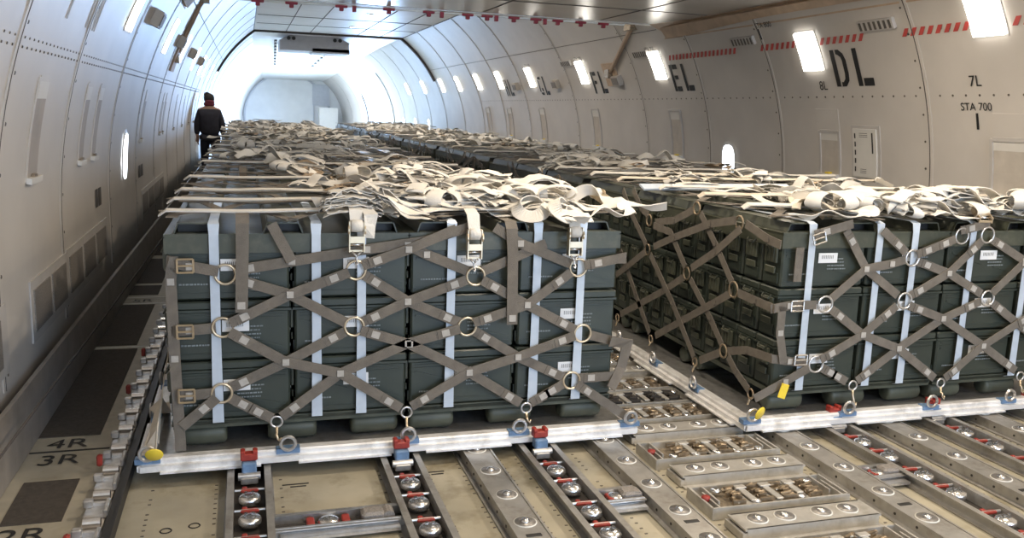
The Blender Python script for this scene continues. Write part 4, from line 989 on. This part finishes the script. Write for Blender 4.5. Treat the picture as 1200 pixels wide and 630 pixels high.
strew('L', 0, LCX, LCY, 9, (.5, 1.7), (1.6, 2.5), (.4, .25), word='at the back ')
strew('L', 0, LCX, LCY, 4, (.55, .9), (.15, 1.5), (.0, .2), word='at the left ')
clumps('L', 0, LCX, LCY, ((.95, .32), (1.10, .45), (1.22, .30), (1.32, .62), (1.48, .42), (1.60, .32), (1.68, .18), (1.78, .5), (1.5, .8), (1.25, .95), (1.75, .95), (1.42, .22)), 'near the front', 2)
clumps('L', 0, LCX, LCY, ((.9, 1.5), (1.3, 1.7), (1.7, 1.5), (.6, 2.1), (1.5, 2.3)), 'toward the back', 2)
strew('R', 0, RCX, RCY, 9, (.3, 1.8), (.1, .5), (.8, .15), word='near the front edge ')
strew('R', 0, RCX, RCY, 13, (.3, 1.8), (.5, 2.6), (.6, .2), word='further back ')
clumps('R', 0, RCX, RCY, ((.42, .18), (.62, .12), (.85, .16), (1.05, .12), (1.28, .16), (1.5, .12), (1.75, .15), (.9, .4), (1.3, .45), (.6, .6)), 'near the front', 2)
clumps('R', 0, RCX, RCY, ((.3, 1.0), (.9, 1.2), (1.5, 1.0), (.4, 1.7), (1.1, 1.9), (1.7, 1.8), (.5, 2.3), (1.2, 2.4)), 'toward the back', 1)
for k in range(1, NL):
    strew('L', k, LCX, LCY+PY*k, 7, (.35, 1.7), (.1, 2.5), (.35, .35))
    clumps('L', k, LCX, LCY+PY*k, [(rd.uniform(.15, 1.85), rd.uniform(.1, 2.5)) for q in range(11)], 'on top', 1)
for k in range(1, NR):
    strew('R', k, RCX, RCY+PY*k, 7, (.35, 1.7), (.1, 2.5), (.45, .3))
    clumps('R', k, RCX, RCY+PY*k, [(rd.uniform(.1, 1.85), rd.uniform(.1, 2.5)) for q in range(9)], 'on top', 1)
# taut straps pulled straight over the tops
def taut(x0, x1, y, z, lab, m='white', wd=.028, sag=.012, drop=True, dy=0, grp='taut straps'):
    b = MB(); n = 14; pts = []; N_ = []
    if drop: pts += [(x0-.03, y+.01, z-.022)]; N_ += [(-.4,-.2,1)]
    for i in range(n+1):
        t = i/n; pts.append((x0+(x1-x0)*t, y+dy*t, z-sag*math.sin(PI*t*3)**2*.5)); N_.append((0,-.25,1))
    b.ribbon(pts, wd, N_, .006); o = b.build('taut_strap', m, off=((x0+x1)/2, y, z)); tag(o, lab, 'strap', grp)
for i, (yy, z, x1, dy) in enumerate(((.13, 1.025, 2.1, .1), (.56, 1.03, 2.0, .05), (1.05, 1.03, 1.5, .0), (1.75, 1.04, 2.1, .0))):
    taut(LCX+.005, x1, yy, z, 'taut white strap pulled straight across the left load top, %s from the front' % ORD[i], dy=dy)
for i, (yy, z) in enumerate(((.28, 1.04), (.75, 1.05), (1.25, 1.05), (1.9, 1.05), (2.4, 1.05))):
    taut(RCX-.02, RCX+2.1, yy, z, 'taut pale strap pulled straight across the right load top, %s from the front' % ORD[i], wd=.04, m='cream' if i % 2 else 'white')
for k in range(1, NL):
    for j in range(2): taut(LCX+.01, LCX+2.0, LCY+PY*k+.5+j*1.1, 1.03, 'taut pale strap, %s across the load top, %s' % (ORD[j], posname('L', k)), m='cream' if j % 2 else 'white')
for k in range(1, NR):
    for j in range(2): taut(RCX+.01, RCX+2.0, RCY+PY*k+.5+j*1.1, 1.03, 'taut pale strap, %s across the load top, %s' % (ORD[j], posname('R', k)), m='cream' if j % 2 else 'white')
for i, (pa, pb, z) in enumerate((((752, 219), (925, 219), 1.03),)):
    a, c = atz(*pa, z), atz(*pb, z); b = MB(); b.ribbon([a, a.lerp(c, .5), c], .07, (0, -.4, 1), .012); o = b.build('pale_bar', 'band', off=a); tag(o, 'long flat pale bar lying across the rear of the right load top', 'bar')
# white straps feeding the three hanging ratchets
for i, (px, py) in enumerate(((418,265), (556,270), (674,266))):
    c = aty(px, py, y-.03); b = MB()
    b.ribbon([c+Vector((.02*i-.02,.7,.06)), c+Vector((-.04,.45,.10)), c+Vector((.0,.25,.07)), c+Vector((0,.10,.085)), c+Vector((0,.03,.065)), c+Vector((0,0,.0))], .052, [(0,0,1), (.3,0,1), (-.2,0,1), (0,-.2,1), (0,-.8,.5), (0,-1,0)], .005)
    if i == 0:
        for sd_, dz in ((301, .035), (302, .06), (303, .02)):
            q_ = bundle(sd_, L=.20, wd=.085, n=5, amp=.03); n0 = len(b.v); b.v += [tuple(Vector(v)+c+Vector((-.01, .10, dz))) for v in q_.v]; b.f += [tuple(x+n0 for x in f) for f in q_.f]; b.m += [0]*len(q_.f); b.sm += q_.sm
        b.ribbon([c+Vector((.05,.06,.07)), c+Vector((.06,.0,.05)), c+Vector((.055,-.005,.0)), c+Vector((.05,0,-.05))], .05, [(0,0,1), (0,-1,.5), (.3,-1,0), (0,-1,0)], .004)
    o = b.build('tie_down_strap', 'white', off=c); tag(o, 'white strap running over the edge into the %s ratchet from the left' % ORD[i], 'strap', 'straps into the ratchets')
# big loops of strap near the right end of the left load
for i, (px, py, s_, rz) in enumerate(((598,228,.7,.3), (622,246,.6,-.3), (655,248,.55,.9), (505,235,.7,2.0), (470,232,.8,.1), (452,241,.6,1.2))):
    c = atz(px, py, 1.03); b = MB(); Q, Nn = [], []
    for k in range(26):
        a = k/25*2*PI*.93+.6; Q.append(Vector((math.cos(a)*.11*s_, math.sin(a)*.07*s_, .035+.03*math.sin(a)))); Nn.append(Vector((math.cos(a)*.7, math.sin(a)*.7, .8)))
    for k in range(6): Q.append(Q[-1]+Vector((.035, -.03+.01*k, -.006))); Nn.append(Vector((.1, -.4, 1)))
    b.ribbon(Q, .06, Nn, .005); o = b.build('strap_loop', 'white'); o.location = c-Vector((0,0,.02)); o.rotation_euler = (.25, 0, rz)
    tag(o, ('white strap loop standing up at the right rear of the left load', 'white strap loop above the second pale band from the right', 'white strap loop beside the right ratchet', 'white strap loop between first and second ratchet, right one', 'broad white strap loop behind the first ratchet', 'small white strap loop just right of the first ratchet')[i], 'strap', 'strap loops on the left load')
# bits at the corners
c = atz(183, 527, 0.02); b = MB(); b.smooth = True; b.lathe((0,0,0), [(.034,0), (.036,.004), (.03,.008)], 18, axis='Y'); o = b.build('yellow_disc_tag', 'yellow'); o.location = (c.x, -.03, .03); o.rotation_euler = (.5, 0, 0); tag(o, 'round yellow disc tag at the near left corner of the left pallet', 'tag')
b = MB(); b.smooth = True; b.lathe((0,0,0), [(.034,0), (.036,.004), (.03,.008)], 18, axis='Y'); o = b.build('yellow_disc_tag', 'yellow'); o.location = (2.845, -.135, .05); o.rotation_euler = (.3, 0, .4); tag(o, 'round yellow disc tag at the near left corner of the right pallet', 'tag')
b = MB(); b.ribbon([(.03,.05,.01), (.05,.10,.10), (.06,.22,.16), (.04,.35,.12), (.05,.5,.03), (.03,.7,.01)], .07, [(-.6,-1,.3), (-1,-.5,.3), (-1,0,.5), (-.5,0,1), (0,0,1), (0,0,1)], .006)
b.ribbon([(.06,.15,.01), (.075,.25,.22), (.08,.5,.30), (.075,.8,.2)], .05, (-1,0,.2), .005)
tag(b.build('hanging_cloth_strap', 'cream', off=(.05,.3,0)), 'crumpled cream strap hanging down the left flank of the left load', 'strap')
# ------------------------------------------------------------------ person in the left aisle
def person():
    PX, PYY = -.225, 15.0
    t = empty('person', (PX, PYY, ZF+.012), 'person in dark jacket and trousers standing in the left aisle, seen from behind', 'person')
    def skin(name, J_, E_, R_, m, root=0, sub=2):
        me = bpy.data.meshes.new(name); me.from_pydata(J_, E_, []); o = bpy.data.objects.new(name, me); sc.collection.objects.link(o)
        md = o.modifiers.new('s', 'SKIN'); md.use_smooth_shade = True
        for i, v in enumerate(me.skin_vertices[0].data): v.radius = R_[i] if isinstance(R_[i], tuple) else (R_[i], R_[i]); v.use_root = (i == root)
        o.modifiers.new('d', 'SUBSURF').levels = sub; o.modifiers['d'].render_levels = sub
        dg = bpy.context.evaluated_depsgraph_get(); dg.update(); m2 = bpy.data.meshes.new_from_object(o.evaluated_get(dg))
        bpy.data.objects.remove(o); m2.materials.clear(); m2.materials.append(MT[m]); m2.polygons.foreach_set('use_smooth', [True]*len(m2.polygons))
        o2 = bpy.data.objects.new(name, m2); sc.collection.objects.link(o2); o2.parent = t; return o2
    # body: pelvis, spine, neck, head, arms with hands, legs with feet (walking away, weight on left leg)
    J_ = [(0,0,.93), (0,.0,1.08), (0,-.01,1.25), (0,0,1.42), (0,.02,1.51), (0,.035,1.58),
          (-.17,0,1.41), (-.235,-.01,1.18), (-.245,.03,.94), (-.235,.05,.86),
          (.17,0,1.41), (.235,-.01,1.18), (.25,.04,.94), (.24,.06,.86),
          (-.095,0,.88), (-.11,.02,.50), (-.115,-.03,.10), (-.12,.10,.045),
          (.095,0,.88), (.105,.06,.50), (.10,.10,.12), (.11,.22,.06)]
    E_ = [(0,1),(1,2),(2,3),(3,4),(4,5),(3,6),(6,7),(7,8),(8,9),(3,10),(10,11),(11,12),(12,13),(0,14),(14,15),(15,16),(16,17),(0,18),(18,19),(19,20),(20,21)]
    R_ = [(.15,.11),(.14,.10),(.17,.11),(.16,.09),.055,.055,.065,.05,.035,.03,.065,.05,.035,.03,.088,.06,.042,.035,.088,.06,.042,.035]
    skin('body', J_, E_, R_, 'skin')
    # jacket follows torso and sleeves
    J2 = [(0,0,.90), (0,0,1.05), (0,-.015,1.25), (0,0,1.40), (0,.01,1.485), (-.165,0,1.375), (-.235,-.01,1.16), (-.245,.03,.93), (.165,0,1.375), (.235,-.01,1.16), (.248,.04,.93)]
    E2 = [(0,1),(1,2),(2,3),(3,4),(3,5),(5,6),(6,7),(3,8),(8,9),(9,10)]
    R2 = [(.20,.145),(.205,.15),(.215,.155),(.17,.12),(.085,.08),.088,.075,.058,.088,.075,.058]
    j = skin('jacket', J2, E2, R2, 'jacket')
    b = MB(); b.smooth = True; b.lathe((0,-.0,.83), [(.19,0), (.205,.02), (.20,.06), (.19,.07)], 20); b.build('hem_band', 'jacket', j)
    J3 = [(0,0,.90), (-.10,0,.86), (-.112,.02,.50), (-.117,-.03,.12), (.10,0,.86), (.107,.06,.50), (.102,.10,.14)]
    skin('trousers', J3, [(0,1),(1,2),(2,3),(0,4),(4,5),(5,6)], [(.15,.12),(.11,.12),.082,.062,(.11,.12),.082,.062], 'trousers')
    for s_, (x, y_, z) in ((-1, (-.12, .04, .045)), (1, (.11, .17, .055))):
        b = MB(); b.smooth = True; b.tube([(x, y_-.10, z-.003), (x, y_-.07, z+.005), (x, y_+.02, z+.002), (x, y_+.11, z-.008), (x, y_+.15, z-.014)], [.02, .042, .044, .040, .02], 12); b.build('shoe', 'shoe', t)
    # head with face (looking down the cabin, away from the camera), hair and scarf
    b = MB(); b.smooth = True
    b.lathe((0,.045,1.53), [(.045,0), (.06,.02), (.07,.06), (.077,.11), (.078,.15), (.07,.19), (.045,.22), (.012,.232)], 20)
    b.tube([(0,.115,1.63), (0,.138,1.605), (0,.12,1.595)], [.008,.014,.008]); b.tube([(-.022,.112,1.572), (0,.122,1.570), (.022,.112,1.572)], .007)
    for s_ in (-1, 1): b.tube([(s_*.028,.108,1.645), (s_*.030,.118,1.645)], .012); b.tube([(s_*.078,.045,1.60), (s_*.086,.04,1.63), (s_*.078,.04,1.66)], .012)
    b.build('head', 'skin', t)
    b = MB(); b.smooth = True; b.lathe((0,.03,1.59), [(.085,0), (.098,.03), (.101,.07), (.095,.105), (.074,.14), (.035,.158), (.008,.162)], 20); b.torus((-.035,.0,1.72), .03, .03, (0,1,0), 12, 8); b.build('hair', 'hair', t)
    b = MB(); b.smooth = True; b.torus((0,.02,1.54), .062, .045, (0,.15,1), 20, 10); b.torus((.01,.0,1.585), .062, .032, (0,.1,1), 20, 10); b.build('scarf', 'scarf', t)
    # hands with five curled fingers
    for s_, (x, y_, z) in ((-1, (-.243, .05, .86)), (1, (.25, .065, .86))):
        b = MB(); b.smooth = True; b.tube([(x, y_, z+.03), (x, y_+.004, z), (x, y_+.008, z-.045), (x, y_+.01, z-.07)], [.022, .03, .034, .026], 10)
        for i in range(4):
            fy = y_-.022+i*.020; l = (.058, .068, .064, .05)[i]
            b.tube([(x, fy, z-.06), (x-s_*.004, fy+.002, z-.06-l*.5), (x-s_*.014, fy+.004, z-.06-l*.85), (x-s_*.024, fy+.004, z-.06-l)], [.009, .009, .008, .006], 7)
        b.tube([(x-s_*.01, y_+.028, z-.01), (x-s_*.018, y_+.048, z-.04), (x-s_*.022, y_+.052, z-.07)], [.011, .010, .007], 7); b.build('hand', 'skin', t)
person()
